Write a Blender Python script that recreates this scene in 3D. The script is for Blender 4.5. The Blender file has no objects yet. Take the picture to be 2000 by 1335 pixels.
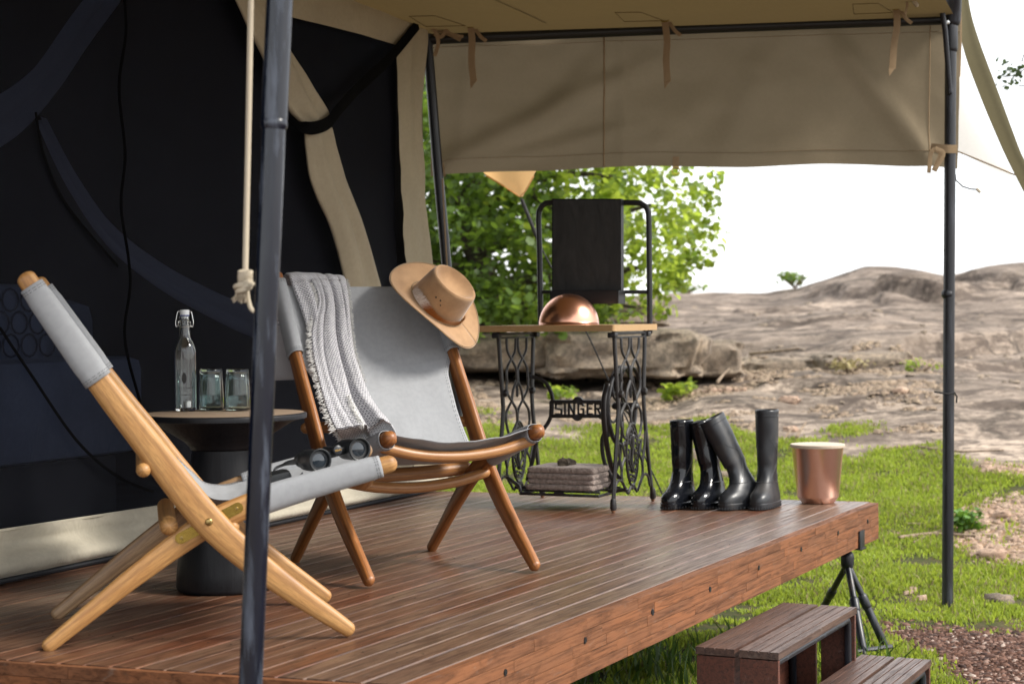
import bpy, math, random
import numpy as np
from mathutils import Vector, Matrix, noise
rnd = random.Random(11)
nr = np.random.RandomState(5)
V = Vector
sc = bpy.context.scene
COL = sc.collection

# ------------------------------------------------------------------ camera
CAM = V((0, 0, .8)); FPX = 3440.0
_p, _r = math.radians(.80), math.radians(-.57)
_p, _r = .014, -.010
_f = V((0, math.cos(_p), -math.sin(_p))); _u = V((0, math.sin(_p), math.cos(_p))); _x = V((1, 0, 0))
CR = math.cos(_r) * _x + math.sin(_r) * _u
CU = -math.sin(_r) * _x + math.cos(_r) * _u
cd = bpy.data.cameras.new('camera'); cam = bpy.data.objects.new('camera', cd); COL.objects.link(cam)
cam.matrix_world = Matrix(((CR.x, CU.x, -_f.x, CAM.x), (CR.y, CU.y, -_f.y, CAM.y), (CR.z, CU.z, -_f.z, CAM.z), (0, 0, 0, 1)))
cd.sensor_width = 36; cd.lens = FPX / 2000 * 36; cd.clip_start = .05; cd.clip_end = 1500
cd.dof.use_dof = True; cd.dof.focus_distance = 5.6; cd.dof.aperture_fstop = 4.6
sc.camera = cam
# ------------------------------------------------------------------ world, sun, exposure
w = bpy.data.worlds.new('World'); sc.world = w; w.use_nodes = True
nt = w.node_tree; nt.nodes.clear()
SUN_EL, SUN_AZ = math.radians(40), math.radians(104)      # azimuth measured clockwise from +Y
sky = nt.nodes.new('ShaderNodeTexSky'); sky.sky_type = 'NISHITA'; sky.sun_disc = False
sky.sun_elevation = SUN_EL; sky.sun_rotation = SUN_AZ
mix = nt.nodes.new('ShaderNodeMixRGB'); mix.inputs[0].default_value = .86
cl = nt.nodes.new('ShaderNodeTexNoise'); cl.inputs['Scale'].default_value = 1.6; cl.inputs['Detail'].default_value = 5
cr = nt.nodes.new('ShaderNodeValToRGB')
cr.color_ramp.elements[0].position = .3; cr.color_ramp.elements[0].color = (8.2, 8.5, 9.0, 1)
cr.color_ramp.elements[1].position = .7; cr.color_ramp.elements[1].color = (11.5, 11.5, 11.4, 1)
tc = nt.nodes.new('ShaderNodeTexCoord'); nt.links.new(tc.outputs['Generated'], cl.inputs['Vector'])
nt.links.new(cl.outputs['Fac'], cr.inputs[0])
nt.links.new(sky.outputs[0], mix.inputs[1]); nt.links.new(cr.outputs[0], mix.inputs[2])
bg = nt.nodes.new('ShaderNodeBackground'); bg.inputs['Strength'].default_value = .078
out = nt.nodes.new('ShaderNodeOutputWorld'); nt.links.new(mix.outputs[0], bg.inputs[0]); nt.links.new(bg.outputs[0], out.inputs[0])
sd = bpy.data.lights.new('sun', 'SUN'); sd.energy = 2.1; sd.angle = math.radians(16); sd.color = (1, .95, .87)
so = bpy.data.objects.new('sun', sd); COL.objects.link(so)
sdir = V((math.sin(SUN_AZ) * math.cos(SUN_EL), math.cos(SUN_AZ) * math.cos(SUN_EL), math.sin(SUN_EL)))
so.rotation_euler = sdir.to_track_quat('Z', 'Y').to_euler(); so.location = (6, 3, 8)
sc.view_settings.view_transform = 'Standard'; sc.view_settings.look = 'None'
sc.view_settings.exposure = 1.27; sc.view_settings.gamma = 1; sc.view_settings.use_curve_mapping = False

# ------------------------------------------------------------------ measuring helpers (photo pixel -> place)
def ray(px, py): return _f + CR * ((px - 1000) / FPX) - CU * ((py - 667.5) / FPX)
def P(px, py, z):
    d = ray(px, py); return CAM + d * ((z - CAM.z) / d.z)
def PY(px, py, y):
    d = ray(px, py); return CAM + d * (y / d.y)
def PLN(px, py, p0, n):
    d = ray(px, py); return CAM + d * ((p0 - CAM).dot(n) / d.dot(n))
GZ = -.58
K1 = V((-.242, 3.839, 0)); DA = 1.119
DX = V((math.cos(DA), math.sin(DA), 0)); DY = V((-math.sin(DA), math.cos(DA), 0))
def DK(x, y, z=0): return K1 + DX * x + DY * y + V((0, 0, z))
W0 = V((-1.574, 5.379, 0)); W1 = V((-.286, 8.3425, 0)); WD = (W1 - W0).normalized(); WN = V((WD.y, -WD.x, 0))
def WL(s, z, off=0.): return W0 + WD * s + WN * off + V((0, 0, z))
def WPX(px, py, off=0.): return PLN(px, py, W0 + WN * off, WN)

# ------------------------------------------------------------------ mesh helpers
class MB:
    def __init__(s): s.v = []; s.f = []; s.uv = []; s.m = []
    def add(s, vs, fs, uvs=None, mat=0):
        b = len(s.v); s.v += [tuple(v) for v in vs]
        for i, f in enumerate(fs):
            s.f.append([b + k for k in f]); s.uv.append(uvs[i] if uvs else None); s.m.append(mat)
        return s
    def box(s, c, size, rot=None, bev=0., mat=0):
        hx, hy, hz = [k / 2 for k in size]; c = V(c)
        R = rot if rot is not None else Matrix.Identity(3)
        if bev <= 0:
            vs = [c + R @ V((x, y, z)) for x in (-hx, hx) for y in (-hy, hy) for z in (-hz, hz)]
            return s.add(vs, [(0, 1, 3, 2), (4, 6, 7, 5), (0, 4, 5, 1), (2, 3, 7, 6), (0, 2, 6, 4), (1, 5, 7, 3)], None, mat)
        bm = __import__('bmesh').new(); bmesh = __import__('bmesh')
        bmesh.ops.create_cube(bm, size=1)
        for v in bm.verts: v.co = V((v.co.x * size[0], v.co.y * size[1], v.co.z * size[2]))
        bmesh.ops.bevel(bm, geom=bm.edges[:], offset=bev, segments=2, affect='EDGES', profile=.6)
        bm.verts.ensure_lookup_table()
        s.add([c + R @ v.co for v in bm.verts], [[v.index for v in f.verts] for f in bm.faces], None, mat); bm.free(); return s
    def sweep(s, path, rad, n=10, up=None, caps=True, e=1.0, mat=0, closed=False, capn=3):
        path = [V(p) for p in path]; N = len(path)
        if not isinstance(rad, list): rad = [rad] * N
        rad = [(r, r) if not isinstance(r, tuple) else r for r in rad]
        T = []
        for i in range(N):
            if closed: t = path[(i + 1) % N] - path[i - 1]
            else: t = path[min(i + 1, N - 1)] - path[max(i - 1, 0)]
            T.append(t.normalized())
        fr = []
        if up is not None:
            upv = V(up)
            for t in T:
                b = t.cross(upv).normalized(); fr.append((b.cross(t).normalized(), b))
        else:
            a = V((0, 0, 1)) if abs(T[0].z) < .9 else V((1, 0, 0))
            nn = (a - T[0] * a.dot(T[0])).normalized()
            for t in T:
                nn = (nn - t * nn.dot(t))
                nn = nn.normalized() if nn.length > 1e-6 else t.orthogonal().normalized()
                fr.append((nn.copy(), t.cross(nn).normalized()))
        rings = []; us = []; L = 0
        def ring(c, f, a, b):
            o = []
            for k in range(n):
                th = 2 * math.pi * k / n; ct, st = math.cos(th), math.sin(th)
                o.append(c + f[0] * (a * math.copysign(abs(ct) ** e, ct)) + f[1] * (b * math.copysign(abs(st) ** e, st)))
            return o
        if caps and not closed:
            r0 = min(rad[0])
            for k in range(capn):
                q = math.pi / 2 * (k + .15) / capn
                rings.append(ring(path[0] - T[0] * r0 * math.cos(q), fr[0], rad[0][0] * math.sin(q), rad[0][1] * math.sin(q))); us.append(-r0 * math.cos(q))
        for i in range(N):
            if i: L += (path[i] - path[i - 1]).length
            rings.append(ring(path[i], fr[i], *rad[i])); us.append(L)
        if caps and not closed:
            r0 = min(rad[-1])
            for k in range(capn - 1, -1, -1):
                q = math.pi / 2 * (k + .15) / capn
                rings.append(ring(path[-1] + T[-1] * r0 * math.cos(q), fr[-1], rad[-1][0] * math.sin(q), rad[-1][1] * math.sin(q))); us.append(L + r0 * math.cos(q))
        vs = [p for r in rings for p in r]; fs = []; uvs = []
        M = len(rings); circ = 2 * math.pi * (rad[0][0] + rad[0][1]) / 2
        for i in range(M if closed else M - 1):
            j = (i + 1) % M
            for k in range(n):
                k2 = (k + 1) % n
                fs.append((i * n + k, i * n + k2, j * n + k2, j * n + k))
                u0, u1 = us[i], (us[j] if j else us[i] + .01); v0, v1 = k / n * circ, (k + 1) / n * circ
                uvs.append(((u0, v0), (u0, v1), (u1, v1), (u1, v0)))
        if not closed:
            fs.append(tuple(range(n))[::-1]); uvs.append(tuple((us[0], k / n * circ) for k in range(n))[::-1])
            fs.append(tuple((M - 1) * n + k for k in range(n))); uvs.append(tuple((us[-1], k / n * circ) for k in range(n)))
        return s.add(vs, fs, uvs, mat)
    def lathe(s, prof, c=(0, 0, 0), n=32, ax=None, mat=0, sx=1., sy=1.):
        c = V(c); R = ax if ax is not None else Matrix.Identity(3)
        vs = []; fs = []
        for (r, z) in prof:
            for k in range(n):
                t = 2 * math.pi * k / n; vs.append(c + R @ V((r * math.cos(t) * sx, r * math.sin(t) * sy, z)))
        for i in range(len(prof) - 1):
            for k in range(n):
                k2 = (k + 1) % n; fs.append((i * n + k, i * n + k2, (i + 1) * n + k2, (i + 1) * n + k))
        if prof[0][0] > 1e-5: fs.append(tuple(range(n))[::-1])
        if prof[-1][0] > 1e-5: fs.append(tuple((len(prof) - 1) * n + k for k in range(n)))
        return s.add(vs, fs, None, mat)
    def grid(s, G, mat=0, uvs=None):
        a, b = len(G), len(G[0]); vs = [p for r in G for p in r]; fs = []; uu = []
        for i in range(a - 1):
            for j in range(b - 1):
                fs.append((i * b + j, i * b + j + 1, (i + 1) * b + j + 1, (i + 1) * b + j))
                if uvs: uu.append((uvs[i][j], uvs[i][j + 1], uvs[i + 1][j + 1], uvs[i + 1][j]))
        return s.add(vs, fs, uu if uvs else None, mat)
    def prism(s, pts, d, mat=0):
        # pts: 3-D polygon outline, d: thickness vector
        n = len(pts); d = V(d); vs = [V(p) for p in pts] + [V(p) + d for p in pts]
        fs = [tuple(range(n))[::-1], tuple(range(n, 2 * n))] + [(i, (i + 1) % n, n + (i + 1) % n, n + i) for i in range(n)]
        return s.add(vs, fs, None, mat)
    def build(s, name, mat, parent=None, smooth=True, solid=0., ang=38, fix=True, sub=0):
        me = bpy.data.meshes.new(name)
        org = V((0, 0, 0))
        me.from_pydata(s.v, [], s.f)
        if any(u is not None for u in s.uv):
            ul = me.uv_layers.new(name='uv'); i = 0
            for p, u in zip(me.polygons, s.uv):
                for k in range(p.loop_total):
                    if u: ul.data[p.loop_start + k].uv = u[k]
        for mt in (mat if isinstance(mat, list) else [mat]): me.materials.append(mt)
        if isinstance(mat, list):
            for p, k in zip(me.polygons, s.m): p.material_index = k
        if fix:
            bmesh = __import__('bmesh'); bm = bmesh.new(); bm.from_mesh(me)
            bmesh.ops.recalc_face_normals(bm, faces=bm.faces[:]); bm.to_mesh(me); bm.free()
        if smooth:
            for p in me.polygons: p.use_smooth = True
            if ang < 180: me.set_sharp_from_angle(angle=math.radians(ang))
        me.update()
        o = bpy.data.objects.new(name, me); COL.objects.link(o)
        if parent is not None:
            o.parent = parent; o.matrix_parent_inverse = Matrix.Translation(-parent.location) if parent.type == 'EMPTY' and parent.rotation_euler.z == 0 else parent.matrix_world.inverted()
        if solid:
            md = o.modifiers.new('thickness', 'SOLIDIFY'); md.thickness = solid; md.offset = 0
        if sub:
            md = o.modifiers.new('smooth', 'SUBSURF'); md.levels = sub; md.render_levels = sub
        return o
def npmesh(name, verts, faces, mat, parent=None, smooth=False):
    me = bpy.data.meshes.new(name); verts = np.asarray(verts, np.float32); faces = np.asarray(faces, np.int32)
    k = faces.shape[1]
    me.vertices.add(len(verts)); me.vertices.foreach_set('co', verts.ravel())
    me.loops.add(faces.size); me.loops.foreach_set('vertex_index', faces.ravel())
    me.polygons.add(len(faces)); me.polygons.foreach_set('loop_start', np.arange(0, faces.size, k, dtype=np.int32))
    me.polygons.foreach_set('loop_total', np.full(len(faces), k, np.int32))
    if smooth: me.polygons.foreach_set('use_smooth', np.ones(len(faces), bool))
    me.update(); me.validate(); me.materials.append(mat)
    o = bpy.data.objects.new(name, me); COL.objects.link(o)
    if parent is not None: o.parent = parent; o.matrix_parent_inverse = Matrix.Translation(-parent.location)
    return o
def thing(name, label, cat, loc=(0, 0, 0), group=None, kind=None):
    o = bpy.data.objects.new(name, None); COL.objects.link(o); o.location = loc; o.empty_display_size = .1
    return tag(o, label, cat, group, kind)
def tag(o, label=None, cat=None, group=None, kind=None):
    if label: o['label'] = label
    if cat: o['category'] = cat
    if group: o['group'] = group
    if kind: o['kind'] = kind
    return o
def spline(pts, n):
    pts = [V(p) for p in pts]; out = []; m = len(pts) - 1
    for i in range(n + 1):
        t = i / n * m; k = min(int(t), m - 1); f = t - k
        p0 = pts[max(k - 1, 0)]; p1 = pts[k]; p2 = pts[k + 1]; p3 = pts[min(k + 2, m)]
        out.append(.5 * ((2 * p1) + (p2 - p0) * f + (2 * p0 - 5 * p1 + 4 * p2 - p3) * f * f + (3 * p1 - p0 - 3 * p2 + p3) * f ** 3))
    return out
def lerp(a, b, t): return a + (b - a) * t
def interp(t, xs, ys): return float(np.interp(t, xs, ys))

# ------------------------------------------------------------------ materials
class NT:
    def __init__(s, name):
        s.m = bpy.data.materials.new(name); s.m.use_nodes = True; s.t = s.m.node_tree; s.t.nodes.clear()
        s.o = s.n('OutputMaterial'); s.b = s.n('BsdfPrincipled'); s.l(s.b.outputs[0], s.o.inputs[0])
    def n(s, k, **kw):
        x = s.t.nodes.new('ShaderNode' + k)
        for a, b in kw.items(): setattr(x, a, b)
        return x
    def l(s, a, b): s.t.links.new(a, b)
    def coord(s, kind='Object', scale=(1, 1, 1), rot=(0, 0, 0)):
        c = s.n('TexCoord'); m = s.n('Mapping'); m.inputs['Scale'].default_value = scale; m.inputs['Rotation'].default_value = rot
        s.l(c.outputs[kind], m.inputs[0]); return m.outputs[0]
    def noise(s, vec, sc=5., det=4., rough=.55, dist=0., out='Fac'):
        x = s.n('TexNoise'); x.inputs['Scale'].default_value = sc; x.inputs['Detail'].default_value = det
        x.inputs['Roughness'].default_value = rough; x.inputs['Distortion'].default_value = dist
        if vec is not None: s.l(vec, x.inputs['Vector'])
        return x.outputs[out]
    def ramp(s, fac, els, interp='LINEAR'):
        r = s.n('ValToRGB'); r.color_ramp.interpolation = interp; e = r.color_ramp.elements
        while len(e) < len(els): e.new(.5)
        for a, (p, c) in zip(e, els):
            a.position = p; a.color = (*c, 1) if isinstance(c, (tuple, list)) else (c, c, c, 1)
        s.l(fac, r.inputs[0]); return r.outputs[0]
    def mix(s, f, a, b, mode='MIX'):
        x = s.n('MixRGB', blend_type=mode)
        for i, v in zip((0, 1, 2), (f, a, b)):
            if hasattr(v, 'node'): s.l(v, x.inputs[i])
            else: x.inputs[i].default_value = v if i == 0 else (*v, 1) if isinstance(v, (tuple, list)) else (v, v, v, 1)
        return x.outputs[0]
    def math(s, op, a, b=0.):
        x = s.n('Math', operation=op)
        for i, v in enumerate((a, b)):
            if hasattr(v, 'node'): s.l(v, x.inputs[i])
            else: x.inputs[i].default_value = v
        return x.outputs[0]
    def set(s, **kw):
        for k, v in kw.items():
            i = s.b.inputs[k.replace('_', ' ')]
            if hasattr(v, 'node'): s.l(v, i)
            else: i.default_value = (*v, 1) if isinstance(v, tuple) and len(v) == 3 else v
        return s
    def bump(s, h, st=.3, d=.01, prev=None):
        x = s.n('Bump'); x.inputs['Strength'].default_value = st; x.inputs['Distance'].default_value = d; s.l(h, x.inputs['Height'])
        if prev is not None: s.l(prev, x.inputs['Normal'])
        s.l(x.outputs[0], s.b.inputs['Normal']); return x.outputs[0]
    def translucent(s, col, f):
        t = s.n('BsdfTranslucent'); x = s.n('MixShader')
        if hasattr(col, 'node'): s.l(col, t.inputs[0])
        else: t.inputs[0].default_value = (*col, 1)
        x.inputs[0].default_value = f; s.l(s.b.outputs[0], x.inputs[1]); s.l(t.outputs[0], x.inputs[2]); s.l(x.outputs[0], s.o.inputs[0]); return x
def simple(name, col, rough=.5, metal=0., bump=0., bsc=80., **kw):
    t = NT(name); v = t.coord(); nz = t.noise(v, 9, 5)
    c2 = tuple(k * .78 for k in col)
    t.set(Base_Color=t.mix(nz, c2, col), Roughness=t.ramp(nz, [(.3, rough * .85), (.7, min(1, rough * 1.15))]), Metallic=metal, **kw)
    if bump: t.bump(t.noise(v, bsc, 3), bump, .002)
    return t.m

def wood_deck(name, cA, cB, cC, rlo=.28, rhi=.6, spec=.75, vary=.8):
    t = NT(name); oi = t.n('ObjectInfo'); c = t.n('TexCoord')
    off = t.n('VectorMath', operation='MULTIPLY_ADD'); comb = t.n('CombineXYZ')
    for k in range(3): t.l(oi.outputs['Random'], comb.inputs[k])
    t.l(comb.outputs[0], off.inputs[0]); off.inputs[1].default_value = (37, 11, 5); t.l(c.outputs['Object'], off.inputs[2])
    m = t.n('Mapping'); m.inputs['Scale'].default_value = (1.4, 26, 26); t.l(off.outputs[0], m.inputs[0])
    g = t.noise(m.outputs[0], 3.2, 8, .65, .6)
    m2 = t.n('Mapping'); m2.inputs['Scale'].default_value = (1, 5, 5); t.l(off.outputs[0], m2.inputs[0])
    big = t.noise(m2.outputs[0], 1.7, 4, .6)
    col = t.mix(t.ramp(big, [(.38, 0.), (.62, 1.)]), cA, cB)
    col = t.mix(t.math('MULTIPLY', t.ramp(oi.outputs['Random'], [(0, 0.), (1, 1.)]), vary), col, cC)
    col = t.mix(t.ramp(g, [(.34, .95), (.55, 0.)]), col, tuple(k * .28 for k in cA))
    m3 = t.n('Mapping'); m3.inputs['Scale'].default_value = (6, 14, 14); t.l(off.outputs[0], m3.inputs[0])
    wear = t.ramp(t.noise(m3.outputs[0], 2.2, 6, .7, 1.), [(.60, 0.), (.74, .5)])
    m4 = t.n('Mapping'); m4.inputs['Scale'].default_value = (1.8, 3, 3); m4.inputs['Location'].default_value = (3, 7, 1); t.l(c.outputs['Object'], m4.inputs[0]); t.l(off.outputs[0], m4.inputs[0])
    col = t.mix(t.ramp(t.noise(m4.outputs[0], 3.1, 7, .75, .8), [(.53, 0.), (.66, .7)]), col, tuple(k * .3 for k in cA))
    col = t.mix(wear, col, (.20, .165, .14))
    t.set(Base_Color=col, Roughness=t.ramp(g, [(.3, rhi), (.7, rlo)]))
    t.b.inputs['Specular IOR Level'].default_value = spec
    t.bump(g, .4, .0015)
    return t.m
M = {}
M['plank'] = wood_deck('deck_plank', (.125, .038, .014), (.165, .078, .040), (.15, .098, .064), .27, .52, .9)
M['lam'] = wood_deck('laminated_beam', (.25, .095, .038), (.19, .078, .036), (.15, .075, .042), .5, .8, .25, .38)
M['tread'] = wood_deck('stair_tread', (.105, .04, .024), (.09, .048, .035), (.11, .07, .055), .3, .55)
M['riser'] = wood_deck('stair_side', (.13, .03, .012), (.11, .028, .012), (.10, .03, .015), .45, .7)
def beamwood(name, cA, cB, cD, rough=.38, rest=0.):
    t = NT(name); v = t.coord('UV', (1.6, 22, 1)); oi = t.n('ObjectInfo')
    a = t.n('VectorMath', operation='ADD'); cb = t.n('CombineXYZ'); t.l(t.math('MULTIPLY', oi.outputs['Random'], 20.), cb.inputs[0]); t.l(t.math('MULTIPLY', oi.outputs['Random'], 33.), cb.inputs[1])
    t.l(v, a.inputs[0]); t.l(cb.outputs[0], a.inputs[1])
    g = t.noise(a.outputs[0], 2.6, 6, .6, 1.1)
    wv = t.n('TexWave', wave_type='BANDS', bands_direction='Y'); wv.inputs['Scale'].default_value = 1.1; wv.inputs['Distortion'].default_value = 5.; wv.inputs['Detail'].default_value = 3; wv.inputs['Detail Scale'].default_value = .7
    t.l(a.outputs[0], wv.inputs['Vector'])
    col = t.mix(t.ramp(g, [(.35, 0.), (.65, 1.)]), cA, cB)
    col = t.mix(t.math('MULTIPLY', t.ramp(wv.outputs['Fac'], [(.55, 0.), (.95, 1.)]), .45), col, cD)
    fine = t.noise(t.coord('UV', (6, 160, 1)), 5, 4, .6); col = t.mix(t.ramp(fine, [(.40, .45), (.55, 0.)]), col, tuple(k * .5 for k in cB))
    kn = t.noise(t.coord('UV', (3.5, 9, 1)), 1.6, 2, .5, .6); col = t.mix(t.ramp(kn, [(.64, 0.), (.74, .55)]), col, cD)
    t.set(Base_Color=col, Roughness=t.ramp(g, [(.3, rough + .16), (.7, rough + .02)])); t.bump(fine, .25, .001)
    t.b.inputs['Coat Weight'].default_value = .04; t.b.inputs['Coat Roughness'].default_value = .4
    return t.m
M['teak_light'] = beamwood('light_teak', (.52, .285, .10), (.40, .195, .062), (.22, .10, .035))
M['teak_grey'] = beamwood('weathered_teak', (.34, .22, .12), (.28, .165, .085), (.13, .075, .04))
M['teak_dark'] = beamwood('oiled_teak', (.36, .145, .042), (.27, .095, .025), (.10, .036, .012), .3)
M['teak_bar'] = beamwood('oiled_teak_bar', (.42, .20, .07), (.34, .15, .05), (.2, .08, .03), .3)
def fabric(name, col, sc=260, rough=.8, trans=0., tcol=None, bump=.25, dirt=.12, uv=False, sheen=.1, big=0.):
    t = NT(name); v = t.coord('UV' if uv else 'Object')
    wv = t.n('TexWave', wave_type='BANDS', bands_direction='X'); wv.inputs['Scale'].default_value = sc; wv.inputs['Distortion'].default_value = 1.2; t.l(v, wv.inputs['Vector'])
    w2 = t.n('TexWave', wave_type='BANDS', bands_direction='Z' if not uv else 'Y'); w2.inputs['Scale'].default_value = sc; w2.inputs['Distortion'].default_value = 1.2; t.l(v, w2.inputs['Vector'])
    h = t.mix(.5, wv.outputs['Fac'], w2.outputs['Fac'])
    d = t.noise(v, 2.3, 6, .62); d2 = t.noise(v, 60., 2, .6)
    c = t.mix(t.ramp(d, [(.3, dirt * 2.2), (.62, 0.)]), col, tuple(k * .62 for k in col))
    c = t.mix(t.math('MULTIPLY', t.ramp(d2, [(.4, 0.), (.62, 1.)]), .14), c, tuple(k * .55 for k in col))
    c = t.mix(t.math('MULTIPLY', h, .16), c, tuple(k * .6 for k in col))
    t.set(Base_Color=c, Roughness=rough); t.b.inputs['Sheen Weight'].default_value = sheen; t.b.inputs['Specular IOR Level'].default_value = .18
    b = t.bump(h, bump, .0006)
    if big: t.bump(t.noise(t.coord('Object', (1, 1, .6)), 5, 4, .5, .8), big, .03, b)
    if trans: t.translucent(tcol or col, trans)
    return t.m
M['sling'] = fabric('grey_sling_canvas', (.335, .345, .362), 330, .85, 0, None, .3, .02, True, .02)
M['tent'] = fabric('khaki_tent_canvas', (.30, .245, .165), 200, .85, .35, (.34, .25, .13), .15, .14, big=.35)
M['valance'] = fabric('awning_valance_canvas', (.225, .18, .12), 200, .95, .3, (.25, .20, .13), .15, .2)
M['roof'] = fabric('awning_roof_canvas', (.19, .135, .065), 200, .95, .15, (.19, .13, .05), .15, .14)
M['band'] = fabric('tent_corner_canvas', (.47, .40, .28), 200, .85, .06, None, .15, .2, big=.3)
M['skirt'] = fabric('cream_skirt_canvas', (.60, .55, .44), 160, .98, .05, None, .15, .42, big=.9)
M['strap'] = fabric('webbing_strap', (.34, .24, .14), 400, .8, .05)
M['blackstrap'] = simple('black_webbing', (.0018, .0018, .0024), .95, Specular_IOR_Level=.08)
M['fly'] = fabric('white_fly_sheet', (.82, .79, .74), 120, .8, .55, (.9, .87, .83), .1, .05)
M['olive'] = fabric('olive_fly_hem', (.20, .175, .10), 160, .85, .22, (.24, .205, .12), .15, .15)
M['flytip'] = fabric('orange_fly_tip', (.65, .42, .20), 160, .8, .5, (.8, .5, .22), .1, .1)
M['cream'] = simple('pale_rope', (.58, .50, .38), .85, 0, .6, 300)
M['hem'] = simple('dark_hem', (.01, .011, .016), .7)
# insect mesh
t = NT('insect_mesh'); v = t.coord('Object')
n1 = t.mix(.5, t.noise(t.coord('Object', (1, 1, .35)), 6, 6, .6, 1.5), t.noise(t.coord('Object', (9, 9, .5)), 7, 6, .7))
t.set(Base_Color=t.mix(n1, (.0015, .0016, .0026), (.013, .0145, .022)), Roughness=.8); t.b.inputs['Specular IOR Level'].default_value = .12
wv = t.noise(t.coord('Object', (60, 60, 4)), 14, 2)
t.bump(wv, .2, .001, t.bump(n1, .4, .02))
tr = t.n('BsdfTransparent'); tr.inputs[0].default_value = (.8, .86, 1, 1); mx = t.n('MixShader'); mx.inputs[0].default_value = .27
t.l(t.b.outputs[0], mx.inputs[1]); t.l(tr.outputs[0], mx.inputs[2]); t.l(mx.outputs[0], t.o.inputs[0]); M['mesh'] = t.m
# metals
def steel(name, base, chips=.5, rough=.3, pale=.35):
    t = NT(name); v = t.coord('Object', (1, 1, .25)); n1 = t.noise(v, 14, 6, .65, .4); n2 = t.noise(t.coord('Object', (1, 1, .12)), 30, 5, .6)
    c = t.mix(t.ramp(n2, [(.52, 0.), (.66, pale)]), base, (.16, .19, .25))
    c = t.mix(t.ramp(n1, [(.64, 0.), (.69, chips)]), c, (.25, .17, .11))
    t.set(Base_Color=c, Roughness=t.ramp(n2, [(.3, rough), (.8, rough + .3)])); t.b.inputs['Specular IOR Level'].default_value = .6
    t.bump(n2, .15, .002); return t.m
M['post'] = steel('painted_steel_post', (.003, .005, .013), .85, .12, .38)  # pale streaks put scuffs and highlights into the paint colour
M['blackpost'] = steel('black_steel_post', (.008, .009, .013), .25, .3, .15)
M['iron'] = steel('cast_iron', (.012, .010, .010), .12, .34, .12)
M['black'] = simple('matte_black_steel', (.011, .012, .014), .42)
M['brass'] = simple('brass', (.55, .40, .10), .2, 1., .3, 40)
M['screw'] = simple('screw_brass', (.42, .30, .12), .35, 1.)
M['chrome'] = simple('wire', (.7, .7, .68), .25, 1.)
def copper(name, a, b, lines=0.):
    t = NT(name); v = t.coord(); n1 = t.noise(v, 7, 6, .65, 1.2); n2 = t.noise(v, 28, 4)
    c = t.mix(t.ramp(n1, [(.42, 0.), (.7, .5)]), a, b)
    t.set(Base_Color=c, Metallic=1., Roughness=t.ramp(n1, [(.3, .27), (.7, .29)]))
    return t.m
M['copper'] = copper('copper_bowl', (.86, .46, .32), (.80, .38, .25))
M['copper2'] = copper('brushed_copper', (.97, .66, .54), (.92, .55, .43), .0); _b = [n for n in M['copper2'].node_tree.nodes if n.type == 'BSDF_PRINCIPLED'][0]; M['copper2'].node_tree.links.remove(_b.inputs['Roughness'].links[0]); _b.inputs['Roughness'].default_value = .3
def glass(name, col, ir=1.45, rough=.02):
    t = NT(name); t.set(Base_Color=col, Roughness=rough, IOR=ir); t.b.inputs['Transmission Weight'].default_value = 1.
    t.bump(t.noise(t.coord(), 25, 2), .12, .004); return t.m
M['glass'] = glass('clear_glass', (.97, .99, .98)); M['teal'] = glass('teal_glass', (.84, .96, .95), 1.45, .04)
M['white'] = simple('white_cap', (.72, .73, .74), .4); M['blueseal'] = simple('blue_seal', (.05, .08, .3), .5); M['ink'] = simple('black_print', (.01, .01, .01), .6)
t = NT('table_wood_top'); v = t.coord('Object', (2, 24, 2)); g = t.noise(v, 3, 7, .6, .5)
t.set(Base_Color=t.mix(g, (.15, .10, .065), (.36, .27, .19)), Roughness=.6); t.bump(g, .3, .001); M['tabletop'] = t.m
t = NT('oak_top'); v = t.coord('Object', (2.5, 40, 40)); g = t.noise(v, 3, 7, .6, .5)
t.set(Base_Color=t.mix(g, (.34, .20, .085), (.50, .32, .15)), Roughness=.42); t.bump(g, .2, .001); M['oak'] = t.m
t = NT('burnt_wood'); v = t.coord('Object', (30, 30, 2)); g = t.noise(v, 4, 6, .6)
t.set(Base_Color=t.mix(g, (.003, .003, .004), (.011, .012, .016)), Roughness=t.ramp(g, [(.3, .35), (.7, .6)])); t.b.inputs['Specular IOR Level'].default_value = .35; t.bump(g, .3, .002); M['burnt'] = t.m
M['rubber_gloss'] = simple('glossy_black_rubber', (.007, .008, .011), .13)
t = NT('matte_black_rubber'); v = t.coord(); n1 = t.noise(v, 11, 5, .65); t.set(Base_Color=t.mix(t.ramp(n1, [(.5, 0.), (.7, .6)]), (.020, .022, .026), (.055, .048, .042)), Roughness=t.ramp(n1, [(.35, .28), (.7, .55)])); M['rubber'] = t.m
M['binoc'] = simple('rubber_armour', (.011, .013, .015), .42, 0, .3, 400)
t = NT('lens_glass'); t.set(Base_Color=(.015, .022, .03), Roughness=.06, Metallic=.0); t.b.inputs['Specular IOR Level'].default_value = .9; M['lens'] = t.m
M['gold'] = simple('gold_print', (.75, .45, .12), .35, .8)
t = NT('suede'); v = t.coord(); n1 = t.noise(v, 9, 6, .65); n2 = t.noise(v, 160, 3)
t.set(Base_Color=t.mix(t.ramp(n1, [(.35, 0.), (.65, 1.)]), (.27, .15, .07), (.42, .25, .125)), Roughness=.9); t.b.inputs['Sheen Weight'].default_value = .35
t.bump(n2, .3, .001); M['suede'] = t.m
t = NT('springbok_fur'); v = t.coord('UV'); 
c = t.ramp(t.n('SeparateXYZ').outputs[0], [(0, (.85, .82, .80)), (.22, (.85, .82, .80)), (.30, (.30, .09, .02)), (.5, (.42, .16, .045)), (.62, (.70, .45, .28)), (.8, (.60, .30, .12)), (1, (.55, .24, .07))])
sx = [n for n in t.t.nodes if n.type == 'SEPXYZ'][0]; t.l(v, sx.inputs[0])
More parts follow.
